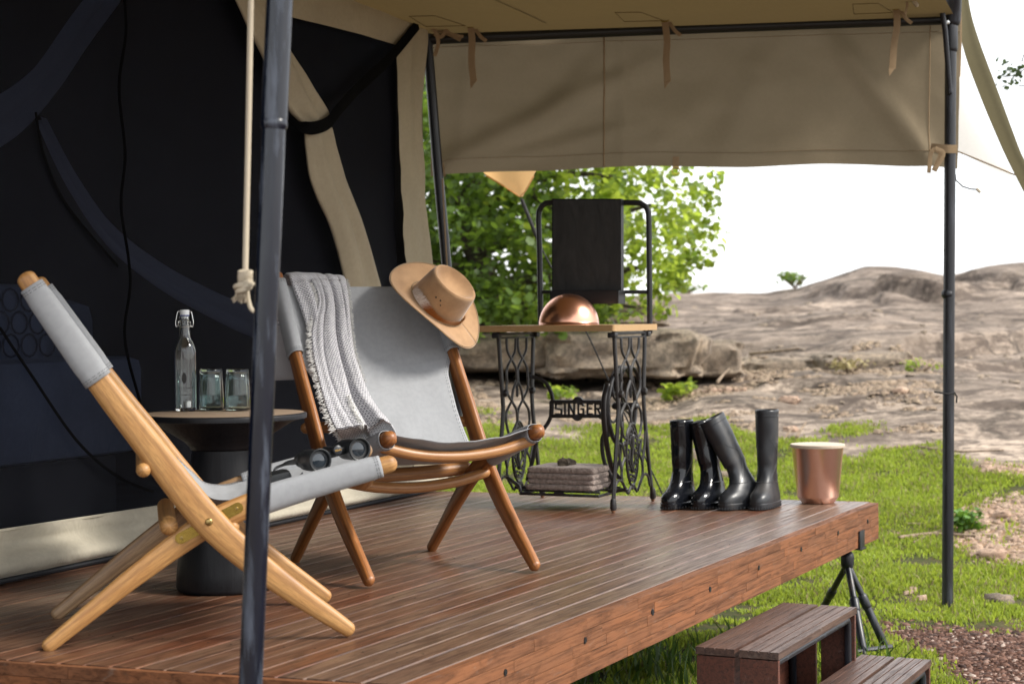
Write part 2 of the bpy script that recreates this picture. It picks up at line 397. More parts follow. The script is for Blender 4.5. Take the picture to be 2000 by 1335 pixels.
c = t.mix(t.ramp(t.n('NewGeometry').outputs['Random Per Island'], [(0, .55), (1, 0.)]), c, (.25, .13, .06)); t.set(Base_Color=c, Roughness=1.); t.b.inputs['Specular IOR Level'].default_value = .0; M['fur'] = t.m
t = NT('throw_weave'); v = t.coord('UV', (1, 1, 1))
ck = t.n('TexBrick'); ck.inputs['Scale'].default_value = 44; ck.inputs['Mortar Size'].default_value = .075; ck.inputs['Mortar Smooth'].default_value = .6; ck.offset = .5
ck.inputs['Color1'].default_value = (.74, .73, .74, 1); ck.inputs['Color2'].default_value = (.56, .55, .58, 1); ck.inputs['Mortar'].default_value = (.15, .15, .17, 1); t.l(v, ck.inputs[0])
t.set(Base_Color=ck.outputs['Color'], Roughness=.95); t.b.inputs['Sheen Weight'].default_value = .2
t.bump(ck.outputs['Fac'], -.8, .003); M['throw'] = t.m
M['fringe'] = simple('pale_fringe', (.66, .65, .63), .95)
t = NT('towel'); v = t.coord(); n1 = t.noise(v, 75, 3, .7); n2 = t.noise(v, 10, 3)
t.set(Base_Color=t.mix(t.ramp(n1, [(.35, 0.), (.65, 1.)]), (.18, .14, .12), (.36, .29, .255)), Roughness=1.); t.b.inputs['Sheen Weight'].default_value = .15
t.bump(n1, 1., .008); M['towel'] = t.m
# nature
def rock(name, a, b, dark, sc=1., streak=(1, 1, 1), warm=(.42, .28, .18)):
    t = NT(name); v = t.coord('Object', streak)
    n1 = t.noise(v, 1.1 * sc, 8, .62, .5); n2 = t.noise(v, 7 * sc, 8, .7, .3); n3 = t.noise(v, 34 * sc, 4, .7)
    c = t.mix(t.ramp(n1, [(.38, 0.), (.6, 1.)]), a, b)
    c = t.mix(t.ramp(n2, [(.42, .75), (.56, 0.)]), c, dark)
    c = t.mix(t.ramp(n2, [(.6, 0.), (.72, .5)]), c, warm)
    c = t.mix(t.ramp(n3, [(.36, .5), (.5, 0.)]), c, tuple(k * .5 for k in dark))
    t.set(Base_Color=c, Roughness=.92)
    b1 = t.bump(n2, .6, .05 / sc if sc > 1 else .035); t.bump(n3, .4, .012 / sc if sc > 1 else .012, b1); return t
M['boulder'] = rock('boulder_granite', (.34, .265, .19), (.23, .18, .135), (.10, .08, .062), 2.).m
M['stone'] = rock('loose_stone', (.50, .37, .27), (.42, .28, .2), (.2, .14, .1), 6.).m
M['bark'] = rock('tree_bark', (.11, .085, .06), (.07, .055, .04), (.03, .024, .018), 5.).m
M['stick'] = rock('dead_branch', (.38, .29, .2), (.28, .2, .14), (.12, .09, .06), 8.).m
def leaf(name, lo, hi, tr, tf=.5, rough=.5):
    t = NT(name); g = t.n('NewGeometry'); r = g.outputs['Random Per Island']
    c = t.ramp(r, [(0, lo), (.6, hi), (1, tuple(min(1, k * 1.25) for k in hi))])
    if 'grass' in name: c = t.mix(t.ramp(t.noise(t.coord(), 1.9, 5, .65), [(.38, .75), (.6, 0.)]), c, tuple(k * .45 for k in lo))
    t.set(Base_Color=c, Roughness=rough); tc_ = t.ramp(r, [(0, tuple(k * .6 for k in tr)), (1, tr)]); t.translucent(tc_, tf); return t.m
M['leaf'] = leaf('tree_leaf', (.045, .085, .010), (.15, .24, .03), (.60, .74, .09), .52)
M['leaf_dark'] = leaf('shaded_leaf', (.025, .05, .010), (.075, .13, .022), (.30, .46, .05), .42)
M['leaf_far'] = leaf('far_leaf', (.04, .06, .03), (.08, .11, .05), (.1, .16, .05), .3)
M['grass'] = leaf('lawn_grass', (.14, .19, .022), (.28, .36, .042), (.58, .70, .08), .45, .6)
M['grass_dry'] = leaf('dry_grass', (.25, .2, .09), (.36, .3, .14), (.4, .34, .15), .3, .7)
t = NT('mulch'); g = t.n('NewGeometry'); c = t.ramp(g.outputs['Random Per Island'], [(0, (.03, .012, .008)), (.4, (.09, .038, .022)), (.75, (.16, .078, .05)), (.93, (.24, .15, .115)), (1, (.40, .32, .27))])
t.set(Base_Color=c, Roughness=.85); M['mulch'] = t.m
# ground: lawn soil, sand and granite by world position
t = rock('ground_cover', (.45, .36, .28), (.28, .23, .185), (.12, .095, .078), .42, (.75, .75, 3.)); src = t.b.inputs['Base Color'].links[0].from_socket
g = t.n('NewGeometry'); at = t.n('Attribute'); at.attribute_name = 'zone'
sp = t.n('SeparateColor'); t.l(at.outputs['Color'], sp.inputs[0])
v = t.coord('Object'); nz = t.noise(v, 16, 5, .7)
soil = t.mix(t.ramp(nz, [(.4, 0.), (.6, 1.)]), (.035, .05, .012), (.075, .062, .03))
sand = t.mix(t.ramp(nz, [(.35, 0.), (.65, 1.)]), (.22, .14, .085), (.42, .28, .18))
wth = t.math('MULTIPLY', at.outputs['Alpha'], .8); src = t.mix(wth, src, t.mix(t.ramp(t.noise(t.coord('Object', (.5, .9, 3.)), 1.3, 7, .65, .8), [(.36, 0.), (.62, 1.)]), (.13, .105, .086), (.29, .232, .188)))
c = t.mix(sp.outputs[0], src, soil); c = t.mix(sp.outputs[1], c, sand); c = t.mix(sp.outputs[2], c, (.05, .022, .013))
vc = t.n('TexVoronoi', feature='DISTANCE_TO_EDGE'); vc.inputs['Scale'].default_value = .55
wv_ = t.n('VectorMath', operation='MULTIPLY_ADD'); t.l(t.noise(t.coord(), 1.1, 5, .65, 0., 'Color'), wv_.inputs[0]); wv_.inputs[1].default_value = (1.6, 1.6, 1.6); t.l(t.coord('Object', (.55, 1, 1)), wv_.inputs[2]); t.l(wv_.outputs[0], vc.inputs['Vector'])  # dark streaky reflection painted into the glass colour
crk = t.ramp(vc.outputs['Distance'], [(0., 1.), (.022, .55), (.05, 0.)])
st_ = t.ramp(t.noise(t.coord('Object', (.6, .9, 3.)), 2.6, 9, .78, .4), [(.48, 0.), (.55, .82)])
sp2 = t.ramp(t.noise(t.coord('Object', (1, 1, 1)), 13, 4, .75), [(.50, 0.), (.57, .65)])
pal = t.ramp(t.noise(t.coord('Object', (.5, .8, 3.)), 1.7, 6, .7, .3), [(.52, 0.), (.64, .6)])
rockness = t.math('SUBTRACT', 1., t.math('MAXIMUM', sp.outputs[0], sp.outputs[1]))
c = t.mix(t.math('MULTIPLY', pal, rockness), c, (.55, .44, .345))
c = t.mix(t.math('MULTIPLY', sp2, rockness), c, (.13, .10, .08))
c = t.mix(t.math('MULTIPLY', st_, rockness), c, (.085, .066, .055))
c = t.mix(t.math('MULTIPLY', t.math('MULTIPLY', crk, .8), rockness), c, (.05, .04, .033))
t.l(c, t.b.inputs['Base Color']); t.b.inputs['Specular IOR Level'].default_value = .12; M['ground'] = t.m
M['grass_shade'] = leaf('shaded_grass', (.02, .05, .008), (.05, .11, .016), (.14, .24, .03), .35)  # darker grass copy, the shade under the deck put into its colour
M['leaf_weed'] = leaf('weed_leaf', (.04, .10, .015), (.10, .22, .03), (.25, .45, .05), .35)
M['cable'] = simple('black_cable', (.01, .01, .011), .6)
M['guy'] = simple('guy_rope_fibre', (.02, .02, .02), .8)
M['bedding'] = fabric('pale_bedding', (.40, .46, .62), 60, .9, 0, None, .3, .5, big=.8); M['drape'] = fabric('white_drape', (.45, .47, .58), 90, .9, .3)
M['ringprint'] = simple('ring_print', (.10, .11, .15), .9)
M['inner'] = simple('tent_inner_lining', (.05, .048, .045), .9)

# ================================================================== ground and rock
def nz(x, y, z=0.): return noise.noise(V((x, y, z)))
def fbm(x, y, o=4, s=1., z=0.):
    a = 0; k = 1; f = s
    for _ in range(o): a += k * noise.noise(V((x * f, y * f, z + f))); k *= .5; f *= 2.1
    return a
HD = [0, 7, 8.3, 9.5, 11, 12, 13, 16, 20, 25, 30, 34, 40, 60]
HZ = [-.59, -.585, -.58, -.50, -.30, -.16, .0, .256, .60, .93, 1.17, 1.1, .8, -.5]
def crest(u):
    px = u * 3440 + 1000
    return float(np.interp(px, [0, 1290, 1500, 1560, 1610, 1690, 1750, 1800, 1845, 1870, 1930, 2000, 2400],
                           [.05, 0, .0, .08, .24, .44, .46, .40, .30, .31, .42, .46, .35]))
LEDGES = []
def sstep(a, b, x): t = min(1, max(0, (x - a) / (b - a))); return t * t * (3 - 2 * t)
def H(x, y, fine=True):
    d = max(y, .5); u = x / (d + .001)
    z = float(np.interp(d, HD, HZ)) + crest(u) * sstep(17, 30, d) * (1 - sstep(34, 55, d))
    if d > 11.3:
        rk = sstep(11.8, 14, d)
        z += rk * .10 * fbm(x * .45, y * .28, 3)
        if fine:
            z += rk * .030 * fbm(x * 1.3, y * 1.1, 4) * (1 - .5 * sstep(22, 30, d))
            for (ax_, ay_, bx_, by_, h_, dc) in LEDGES:
                ex_, ey_ = bx_ - ax_, by_ - ay_; L2_ = ex_ * ex_ + ey_ * ey_; t_ = ((x - ax_) * ex_ + (y - ay_) * ey_) / L2_
                if -.1 < t_ < 1.1:
                    s_ = ((y - ay_) * ex_ - (x - ax_) * ey_) / math.sqrt(L2_) + .22 * fbm(x * 1.1 + ax_, y * 1.1, 3); fd = sstep(-.1, .12, t_) * (1 - sstep(.88, 1.1, t_))
                    if -.5 < s_ < dc * 4: z += fd * (h_ * sstep(-.02, .10, s_) * math.exp(-max(0, s_) / dc) - .35 * h_ * math.exp(-((s_ + .07) / .09) ** 2))
    else:
        z += .02 * fbm(x * 1.3, y * 1.1, 3)
    if 7 < d < 12 and x > 2.35: z += .10 * sstep(2.35, 3.1, x) * sstep(8.5, 9.6, d)
    return z
def zone(x, y):
    d = y; px = x / max(d, .1) * 3440 + 1000; n = fbm(x * 1.1, y * .9, 4, 1., 4.)
    yb = float(np.interp(px, [900, 1400, 1620, 1800, 2000], [13.2, 13.0, 12.3, 12.0, 11.6])) + n * .9
    g = 1 - sstep(yb - .25, yb + .25, d)
    s = max(0, 1 - math.hypot((x - 2.85) / .52, (y - 9.75) / .85)) ; s = sstep(.02, .35, s + n * .18)
    s2 = sstep(0, .3, 1 - math.hypot((x - 3.3) / .42, (y - 11.2) / .5) + n * .2)
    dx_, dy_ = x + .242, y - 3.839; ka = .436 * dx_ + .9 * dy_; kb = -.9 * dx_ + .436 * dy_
    shade_soil = sstep(-.62, -.35, kb + n * .12) * (1 - sstep(2.3, 3.0, ka + n * .3)) * (1 - sstep(1.9, 2.3, kb))  # dark soil under the deck front, with the deck's shade painted into it
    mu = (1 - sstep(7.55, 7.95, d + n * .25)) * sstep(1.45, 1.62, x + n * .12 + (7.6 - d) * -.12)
    return g, max(s, s2) * g, max(mu, shade_soil)
def gpt(px, py):
    d = ray(px, py); y = 6.
    while y < 40:
        p = CAM + d * (y / d.y)
        if p.z <= H(p.x, p.y, False): return p
        y += .05
    return p
for px0, py0, px1, py1, h_, dc in ((1780, 706, 2080, 655, .20, 1.2), (1850, 716, 2100, 714, .07, .6), (1440, 716, 1790, 722, .10, .7), (1700, 578, 1850, 592, .22, 1.6), (1560, 585, 1720, 596, .10, 1.2),
                                 (1860, 560, 2060, 575, .12, 1.), (1500, 640, 1720, 632, .06, .9), (1290, 688, 1480, 690, .06, .6), (1600, 800, 1830, 790, .05, .5), (1380, 812, 1560, 800, .04, .4),
                                 (900, 770, 1200, 778, .05, .4), (1500, 760, 1660, 752, .09, .6), (1880, 792, 2080, 800, .05, .5), (1420, 610, 1560, 612, .08, 1.2), (1750, 545, 1900, 556, .08, 1.5), (1690, 655, 1800, 668, .06, .6)):
    a_, b_ = gpt(px0, py0), gpt(px1, py1); LEDGES.append((a_.x, a_.y, b_.x, b_.y, h_, dc))
us = np.concatenate([np.linspace(-1.3, -.12, 26), np.linspace(-.1, .34, 240), np.linspace(.37, 1.5, 30)])
ds = [2.0]
while ds[-1] < 62: ds.append(ds[-1] * (1.0045 if 13 < ds[-1] < 31 else 1.010 if ds[-1] > 6 else 1.03))
vs = []; zs = []
for d in ds:
    for u in us:
        x = u * (d + .0); vs.append((x, d, H(x, d))); zs.append(zone(x, d))
nu = len(us); fs = [(i * nu + j, i * nu + j + 1, (i + 1) * nu + j + 1, (i + 1) * nu + j) for i in range(len(ds) - 1) for j in range(nu - 1)]
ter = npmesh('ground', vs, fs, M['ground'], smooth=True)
ca = ter.data.color_attributes.new('zone', 'FLOAT_COLOR', 'POINT')
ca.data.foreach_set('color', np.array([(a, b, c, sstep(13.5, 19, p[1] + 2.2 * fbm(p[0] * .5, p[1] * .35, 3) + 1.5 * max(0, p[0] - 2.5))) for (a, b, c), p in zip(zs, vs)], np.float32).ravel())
tag(ter, 'grassy clearing rising to bare granite behind the deck', kind='structure')
pl = MB(); pl.add([(-500, -500, -.78), (500, -500, -.78), (500, 500, -.78), (-500, 500, -.78)], [(0, 1, 2, 3)])
o = pl.build('terrain', M['ground'], smooth=False); tag(o, 'flat land reaching the horizon', kind='structure')

# ------------------------------------------------------------------ lawn
def cl0(x, y): return max(0, fbm(x * 3, y * 3, 2, 1., 4.)) * 1.5
def blades(n, region, hmin, hmax, mat, name, label, wid=.0035, lean=.6, want=0):
    vs = []; fs = []; k = 0; tries = 0
    while k < n and tries < n * 6:
        tries += 1
        x, y = region()
        g, s, mu = zone(x, y)
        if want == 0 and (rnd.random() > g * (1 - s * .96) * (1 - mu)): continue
        if want == 2 and rnd.random() > .25 + zone(x, y)[2] * .0 + cl0(x, y): continue
        cl_ = fbm(x * 2.5, y * 2.5, 2, 1., 9.)
        if want == 0 and rnd.random() > (.52 if y < 9.3 else .68) + cl_ * 1.1: continue
        z = H(x, y) - .004; a = rnd.uniform(0, 6.283); h = rnd.uniform(hmin, hmax) * (1 + .5 * cl_); w_ = wid * rnd.uniform(.7, 1.5) * (1 + y * .05)
        ca_, sa_ = math.cos(a), math.sin(a); b = rnd.uniform(0, 6.283); l = h * lean * rnd.random()
        dx, dy = math.cos(b) * l, math.sin(b) * l
        i = len(vs)
        vs += [(x - ca_ * w_, y - sa_ * w_, z), (x + ca_ * w_, y + sa_ * w_, z), (x + ca_ * w_ * .8 + dx * .4, y + sa_ * w_ * .8 + dy * .4, z + h * .62),
               (x - ca_ * w_ * .8 + dx * .4, y - sa_ * w_ * .8 + dy * .4, z + h * .62), (x + dx + ca_ * w_ * .15, y + dy + sa_ * w_ * .15, z + h), (x + dx - ca_ * w_ * .15, y + dy - sa_ * w_ * .15, z + h)]
        fs += [(i, i + 1, i + 2, i + 3), (i + 3, i + 2, i + 4, i + 5)]; k += 1
    o = npmesh(name, vs, fs, mat); tag(o, label, kind='stuff'); return o
def reg():
    d = math.sqrt(rnd.uniform(5.0 ** 2, 13.9 ** 2)); u = rnd.uniform(-.05, .33); return u * d, d
blades(185000, reg, .010, .034, M['grass'], 'grass', 'short bright green lawn behind and beside the deck')
def reg2():
    d = rnd.uniform(4.3, 7.4); x = rnd.uniform(-.2, 1.5); return x, d
blades(2800, reg2, .04, .11, M['grass_shade'], 'long_grass', 'longer grass growing under the deck edge', .004, .8, 2)
blades(9000, reg, .02, .05, M['grass_dry'], 'dry_grass', 'straw coloured dead blades scattered in the lawn', .0025, .9)
# mulch
def chips(n, region, smin, smax, mat, name, label, gate):
    vs = []; fs = []
    base = np.array([(-1, -.7, 0), (1, -.8, 0), (.9, .8, 0), (-.8, .7, 0), (-.7, -.4, 1), (.6, -.5, .8), (.5, .5, 1), (-.6, .4, .7)], float)
    q = [(0, 1, 5, 4), (1, 2, 6, 5), (2, 3, 7, 6), (3, 0, 4, 7), (4, 5, 6, 7)]
    k = 0; tr = 0
    while k < n and tr < n * 8:
        tr += 1; x, y = region()
        if not gate(x, y): continue
        s = rnd.uniform(smin, smax) * rnd.choice((1, 1, 1, 1.7)); a = rnd.uniform(0, 6.28)
        R = Matrix.Rotation(a, 3, 'Z') @ Matrix.Rotation(rnd.uniform(-.5, .5), 3, 'X')
        sc_ = V((s, s * rnd.uniform(.4, .9), s * rnd.uniform(.3, .7))); z = H(x, y)
        i = len(vs)
        for b in base:
            p = R @ V((b[0] * sc_.x * rnd.uniform(.8, 1.2), b[1] * sc_.y, b[2] * sc_.z)); vs.append((x + p.x, y + p.y, z + p.z - .002))
        fs += [tuple(i + j for j in f) for f in q]; k += 1
    o = npmesh(name, vs, fs, mat); tag(o, label, kind='stuff'); return o
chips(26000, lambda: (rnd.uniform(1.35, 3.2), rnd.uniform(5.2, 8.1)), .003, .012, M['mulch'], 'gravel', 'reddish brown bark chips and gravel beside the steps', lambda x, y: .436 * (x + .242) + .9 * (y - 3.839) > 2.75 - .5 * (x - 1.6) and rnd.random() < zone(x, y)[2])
chips(2500, lambda: (rnd.uniform(1.9, 3.9), rnd.uniform(8.3, 12)), .006, .022, M['stone'], 'grit', 'loose grit on the sandy bank right of the thin pole', lambda x, y: rnd.random() < zone(x, y)[1] * .8)
def litreg():
    d = rnd.uniform(12.6, 17); return rnd.uniform(-.06, .25) * d, d
chips(5200, litreg, .008, .03, M['stick'], 'leaf_litter', 'brown litter gathered on the rock below the ledge', lambda x, y: fbm(x * 1.2, y * 2.2, 3, 1., 2.) > .12)

chips(320, lambda: ((lambda d: (rnd.uniform(.04, .34) * d, d))(rnd.uniform(13.5, 25))), .012, .038, M['boulder'], 'rubble', 'loose rubble scattered over the granite slope', lambda x, y: fbm(x * .7, y * .9, 3, 1., 6.) > .10)
# ------------------------------------------------------------------ boulders, stones, sticks
def blob(name, c, size, rotz, seed, mat, e=.55, amp=.12, nu_=34, nv_=20, fs_=2.6):
    vs = []; fs = []
    def sg(v, p): return math.copysign(abs(v) ** p, v)
    R = Matrix.Rotation(rotz, 3, 'Z')
    for i in range(nv_ + 1):
        ph = -math.pi / 2 + math.pi * i / nv_
        for j in range(nu_):
            th = 2 * math.pi * j / nu_
            p = V((sg(math.cos(ph), e) * sg(math.cos(th), e), sg(math.cos(ph), e) * sg(math.sin(th), e), sg(math.sin(ph), e)))
            n = fbm(p.x * fs_ * size[0] / size[2] * .35 + seed, p.y * fs_ + seed * 2, 4, 1., p.z * fs_)
            p *= 1 + amp * n * 1.6
            vs.append(V(c) + R @ V((p.x * size[0], p.y * size[1], p.z * size[2])))
    for i in range(nv_):
        for j in range(nu_): fs.append((i * nu_ + j, i * nu_ + (j + 1) % nu_, (i + 1) * nu_ + (j + 1) % nu_, (i + 1) * nu_ + j))
    m = MB(); m.add(vs, fs); return m.build(name, mat, smooth=True, ang=50)
def boulder(px0, px1, py0, py1, y, dep, seed, label, rz=0, name='boulder', e=.30, amp=.085, nn=110):
    a = PY(px0, (py0 + py1) / 2, y); b = PY(px1, (py0 + py1) / 2, y); t_ = PY((px0 + px1) / 2, py0, y).z; bt = PY((px0 + px1) / 2, py1, y).z
    c = (a + b) / 2; c.z = (t_ + bt) / 2; c.y += dep
    o = blob(name, c, ((b.x - a.x) / 2, dep, (t_ - bt) / 2), rz, seed, M['boulder'], e, amp, nn, 26); return tag(o, label, 'boulder')
boulder(815, 1100, 655, 728, 15.2, .8, 3.1, 'brown granite boulder under the left end of the sewing table top', .06)
boulder(1050, 1392, 648, 738, 15.0, .9, 7.7, 'long flat topped granite boulder seen between the cast iron legs', -.04)
boulder(1335, 1446, 668, 738, 15.4, .6, 12.3, 'small cracked brown boulder ending the ledge right of the table', .1)
boulder(1445, 1640, 700, 748, 16.5, .5, 15.3, 'low pinkish rock slab in front of the granite dome', -.05)
boulder(1600, 1790, 690, 762, 16.2, .6, 19.3, 'low weathered slab with grass at its foot', .06)
boulder(1135, 1300, 590, 640, 18.5, .8, 25.3, 'rounded pale rock behind the hanging mirror frame', .06)
boulder(840, 1040, 596, 640, 18.5, .8, 31., 'shaded rock behind the hat and fallen log', .06)
stp = [(1316, 752, 13), (1328, 757, 9), (1345, 754, 12), (1362, 752, 9), (1374, 762, 10), (1390, 756, 12), (1404, 764, 8), (1421, 757, 10), (1436, 753, 8), (1452, 750, 7)]
for i, (px, py, r) in enumerate(stp):
    p = PY(px, py, 14.8); k = r / 3440 * 14.8 * .8
    o = blob('stone', (p.x, p.y, H(p.x, p.y) + k * .4), (k * 1.2, k, k * .85), i, i * 3.3, M['stone'], .8, .25, 12, 7); tag(o, ('%s pale stone from the table in the row at the foot of the ledge' % ('first', 'second', 'third', 'fourth', 'fifth', 'sixth', 'seventh', 'eighth', 'ninth', 'tenth')[i]), 'stone', 'row of pale stones along the foot of the ledge')
def ground_at(px, py):
    # walk along the ray until it meets the ground
    d = ray(px, py); y = 6.
    while y < 40:
        p = CAM + d * (y / d.y)
        if p.z <= H(p.x, p.y): return p
        y += .04
    return p
for px, py, r, lb in ((1542, 786, 16, 'orange tinted round stone lying alone on the pale rock'), (1760, 768, 13, 'pale stone beside the weeds at the right slab'), (1355, 895, 22, 'flat grey stone in the lawn between sewing table and boots'),
                   (1420, 935, 18, 'small grey stone in the lawn behind the leaning boot'), (1950, 1178, 24, 'dark lump of rock in the grass right of the thin pole'), (1938, 1090, 22, 'white stone at the edge of the sandy bank'), (1846 + 70, 1030, 16, 'pale stone near the leafy weed'), (1960, 1012, 14, 'small pale stone on top of the sandy bank'), (1545, 842, 12, 'small stone half sunk where lawn meets rock')):
    p = ground_at(px, py); k = r / 3440 * p.y
    o = blob('stone', (p.x, p.y, H(p.x, p.y) + k * .2), (k * 1.3, k, k * .6), px, px * .37, M['boulder'] if 'dark' in lb or 'grey' in lb else M['stone'], .8, .2, 16, 9); tag(o, lb, 'stone')
def stick(pts, r, label, mat='stick', name='fallen_branch', n=6):
    Q = []
    for q in pts:
        if len(q) == 2: p = ground_at(*q); Q.append(V((p.x, p.y, H(p.x, p.y) + r)))
        else: Q.append(PY(*q))
    m = MB(); sp_ = spline(Q, 14); m.sweep(sp_, [r * (1 - .5 * i / 14) * (1 + .2 * nz(i * .9, r * 100)) for i in range(15)], n)
    return tag(m.build(name, M[mat]), label, 'branch')
stick([(1640, 700, 15.6), (1665, 725, 15.5), (1690, 762, 15.4)], .025, 'bare dead branch leaning over the low weathered slab')
stick([(1720, 762, 15.6), (1745, 745, 15.8), (1752, 728, 16.)], .028, 'curved broken branch at the right end of the low slab')
stick([(1466, 695), (1510, 690), (1560, 684)], .018, 'long thin grey twig lying across the pale rock')
stick([(1527, 868, 12.4), (1536, 850, 12.5), (1546, 838, 12.6)], .012, 'short pale twig standing right of the tall boot')
stick([(1556, 852, 12.4), (1566, 836, 12.5), (1574, 824, 12.6)], .012, 'short pale twig standing beyond the copper bin')
stick([(1760, 1056), (1810, 1050), (1850, 1048), (1900, 1052), (1912, 1046)], .014, 'bent root lying on the grass left of the thin pole')
stick([(1786, 1062), (1830, 1044), (1870, 1038), (1905, 1036)], .009, 'thin root crossing the bent root')
stick([(1745, 990), (1765, 1000), (1785, 1010)], .010, 'small dark twig in the lawn behind the bin')
stick([(1768, 1027), (1786, 1026), (1806, 1025)], .007, 'straight dark twig in the lawn')
stick([(1730, 880), (1790, 873), (1860, 876)], .012, 'dark stick lying where lawn meets rock')
stick([(1790, 876), (1870, 884), (1960, 882)], .009, 'thin dark stick along the edge of the lawn at the right')
stick([(1445, 915), (1460, 920)], .012, 'short brown twig behind the leaning boot')
stick([(930, 640, 17), (965, 618, 17), (1010, 602, 17.), (1065, 598, 17.1)], .10, 'thick brown log lying under the tree', 'bark', 'fallen_log', 10)
stick([(1402, 745, 14.6), (1412, 732, 14.8), (1424, 720, 15)], .014, 'pale twig leaning on the end of the ledge')
# ------------------------------------------------------------------ trees
def leaves(clusters, mat, name, parent, size=.05, jitter=.5):
    vs = []; fs = []
    shp = [(0, 0), (-.42, .35), (-.36, .8), (0, 1.), (.36, .8), (.42, .35)]
    for (c, R3, n, sz) in clusters:
        for _ in range(n):
            while True:
                q = V((rnd.uniform(-1, 1), rnd.uniform(-1, 1), rnd.uniform(-1, 1)))
                if q.length < 1: break
            p = V(c) + V((q.x * R3[0], q.y * R3[1], q.z * R3[2]))
            s = size * sz * rnd.uniform(.6, 1.25)
            R = Matrix.Rotation(rnd.uniform(0, 6.283), 3, 'Z') @ Matrix.Rotation(rnd.uniform(-1.5, .7), 3, 'X') @ Matrix.Rotation(rnd.uniform(-.7, .7), 3, 'Y')
            i = len(vs); fold = rnd.uniform(.05, .35)
            for (a, b) in shp: vs.append(p + R @ V((a * s, b * s, abs(a) * s * fold)))
            fs += [(i, i + 3, i + 2, i + 1), (i, i + 5, i + 4, i + 3)]
    o = npmesh(name, [tuple(v) for v in vs], fs, mat, parent); o['kind'] = 'stuff'; return o
tb = ground_at(1000, 640); TL = V((-.35, 16.6, H(-.35, 16.6)))
tree = thing('tree', 'leafy green tree hanging over the rocks behind the sewing table', 'tree', TL)
trunk = spline([TL + V((0, 0, -.2)), PY(950, 560, 16.6), PY(915, 450, 16.6), PY(930, 300, 16.5), PY(960, 120, 16.4)], 18)
MB().sweep(trunk, [.14 * (1 - .6 * i / 18) for i in range(19)], 10).build('trunk', M['bark'], tree)
lim = [[(925, 500, 16.6), (1000, 470, 16.3), (1100, 440, 16.), (1200, 420, 15.7), (1270, 400, 15.5)], [(918, 430, 16.6), (1020, 360, 16.2), (1120, 340, 15.9), (1220, 350, 15.6)],
       [(935, 560, 16.6), (1040, 545, 16.), (1150, 540, 15.6), (1230, 525, 15.4), (1270, 520, 15.3)], [(925, 420, 16.6), (880, 380, 16.), (830, 330, 15.7)], [(940, 540, 16.6), (890, 520, 16.), (820, 500, 15.6)],
       [(930, 330, 16.5), (1080, 200, 16.2), (1250, 120, 16.)], [(945, 590, 16.6), (1060, 600, 16.1), (1160, 590, 15.8), (1240, 600, 15.6)], [(1100, 440, 16.), (1180, 490, 15.6), (1230, 540, 15.4)], [(1020, 360, 16.2), (1090, 420, 15.8), (1130, 500, 15.5)]]
for L in lim:
    sp_ = spline([PY(*q) for q in L], 12); MB().sweep(sp_, [.055 * (1 - .75 * i / 12) for i in range(13)], 7).build('branch', M['bark'], tree)
cl_b = []; cl_d = []
def rightedge(py): return float(np.interp(py, [320, 345, 370, 400, 430, 460, 480, 500, 520, 545, 570, 600, 620], [1330, 1395, 1388, 1402, 1400, 1392, 1362, 1335, 1358, 1330, 1300, 1292, 1285]))
k = 0
while k < 740:
    py = rnd.uniform(120, 640); px = rnd.uniform(660, 1400)
    re_ = rightedge(py) if py > 320 else 1330 - (320 - py) * .3
    if px > re_ - 14: continue
    if px > 1235 and rnd.random() < .42: continue
    if px > 1290 and 470 < py < 500 and rnd.random() < .6: continue
    if py > 560 and px > 1150 and rnd.random() < .6: continue
    y = rnd.uniform(14.6, 17.4)
    c = PY(px, py, y)
    bright = px > 1095 + rnd.uniform(-120, 120) - (480 - py) * .35  # lit right and shaded left of the crown painted by two leaf materials
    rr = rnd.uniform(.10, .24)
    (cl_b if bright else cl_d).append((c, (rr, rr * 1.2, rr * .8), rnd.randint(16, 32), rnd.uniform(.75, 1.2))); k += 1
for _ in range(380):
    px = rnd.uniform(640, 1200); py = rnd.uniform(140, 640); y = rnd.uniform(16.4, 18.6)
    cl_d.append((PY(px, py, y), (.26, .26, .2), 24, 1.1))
for px, py in ((1340, 495), (1360, 500), (1375, 508), (1352, 520), (1330, 545), (1322, 528), (1398, 345), (1385, 395), (1392, 430), (1375, 455), (1380, 372), (1302, 608), (1290, 570), (1312, 556)):
    cl_b.append((PY(px, py, 15.2), (.09, .1, .07), 16, 1.0))
leaves(cl_b, M['leaf'], 'crown', tree, .074); leaves(cl_d, M['leaf_dark'], 'shaded_foliage', tree, .074)
def shrub(px, py, y, w_, h_, n, label, mat='leaf', sz=.8, name='shrub'):
    c = PY(px, py, y) if y else ground_at(px, py); y = c.y; r = w_ / 3440 * y / 2; hh = h_ / 3440 * y
    base = V((c.x, c.y, c.z if py < 600 else H(c.x, c.y)))
    t_ = thing(name, label, 'shrub', base)
    m = MB()
    for i in range(6):
        a = i * 1.05; m.sweep([base, base + V((math.cos(a) * r * .5, math.sin(a) * r * .4, hh * .5)), base + V((math.cos(a) * r * .8, math.sin(a) * r * .6, hh * .9))], [.006 * y / 10, .004 * y / 10, .002 * y / 10], 5)
    m.build('stem', M['stick'], t_)
    leaves([(base + V((rnd.uniform(-.7, .7) * r, rnd.uniform(-.7, .7) * r, hh * rnd.uniform(.4, 1))), (r * .4, r * .4, hh * .3), max(3, n // 10), sz) for _ in range(10)], M[mat], 'foliage', t_, .07)
    return t_
shrub(1325, 668, 14.6, 85, 30, 120, 'low bright green plant spreading on the ledge right of the table', 'leaf', .9)
shrub(1100, 640, 14.4, 60, 34, 60, 'few green leaves just behind the sewing table top', 'leaf', 1.)
shrub(1552, 562, 29.5, 76, 30, 70, 'small faint shrub on the skyline left of the dome', 'leaf_dark', 1.5)
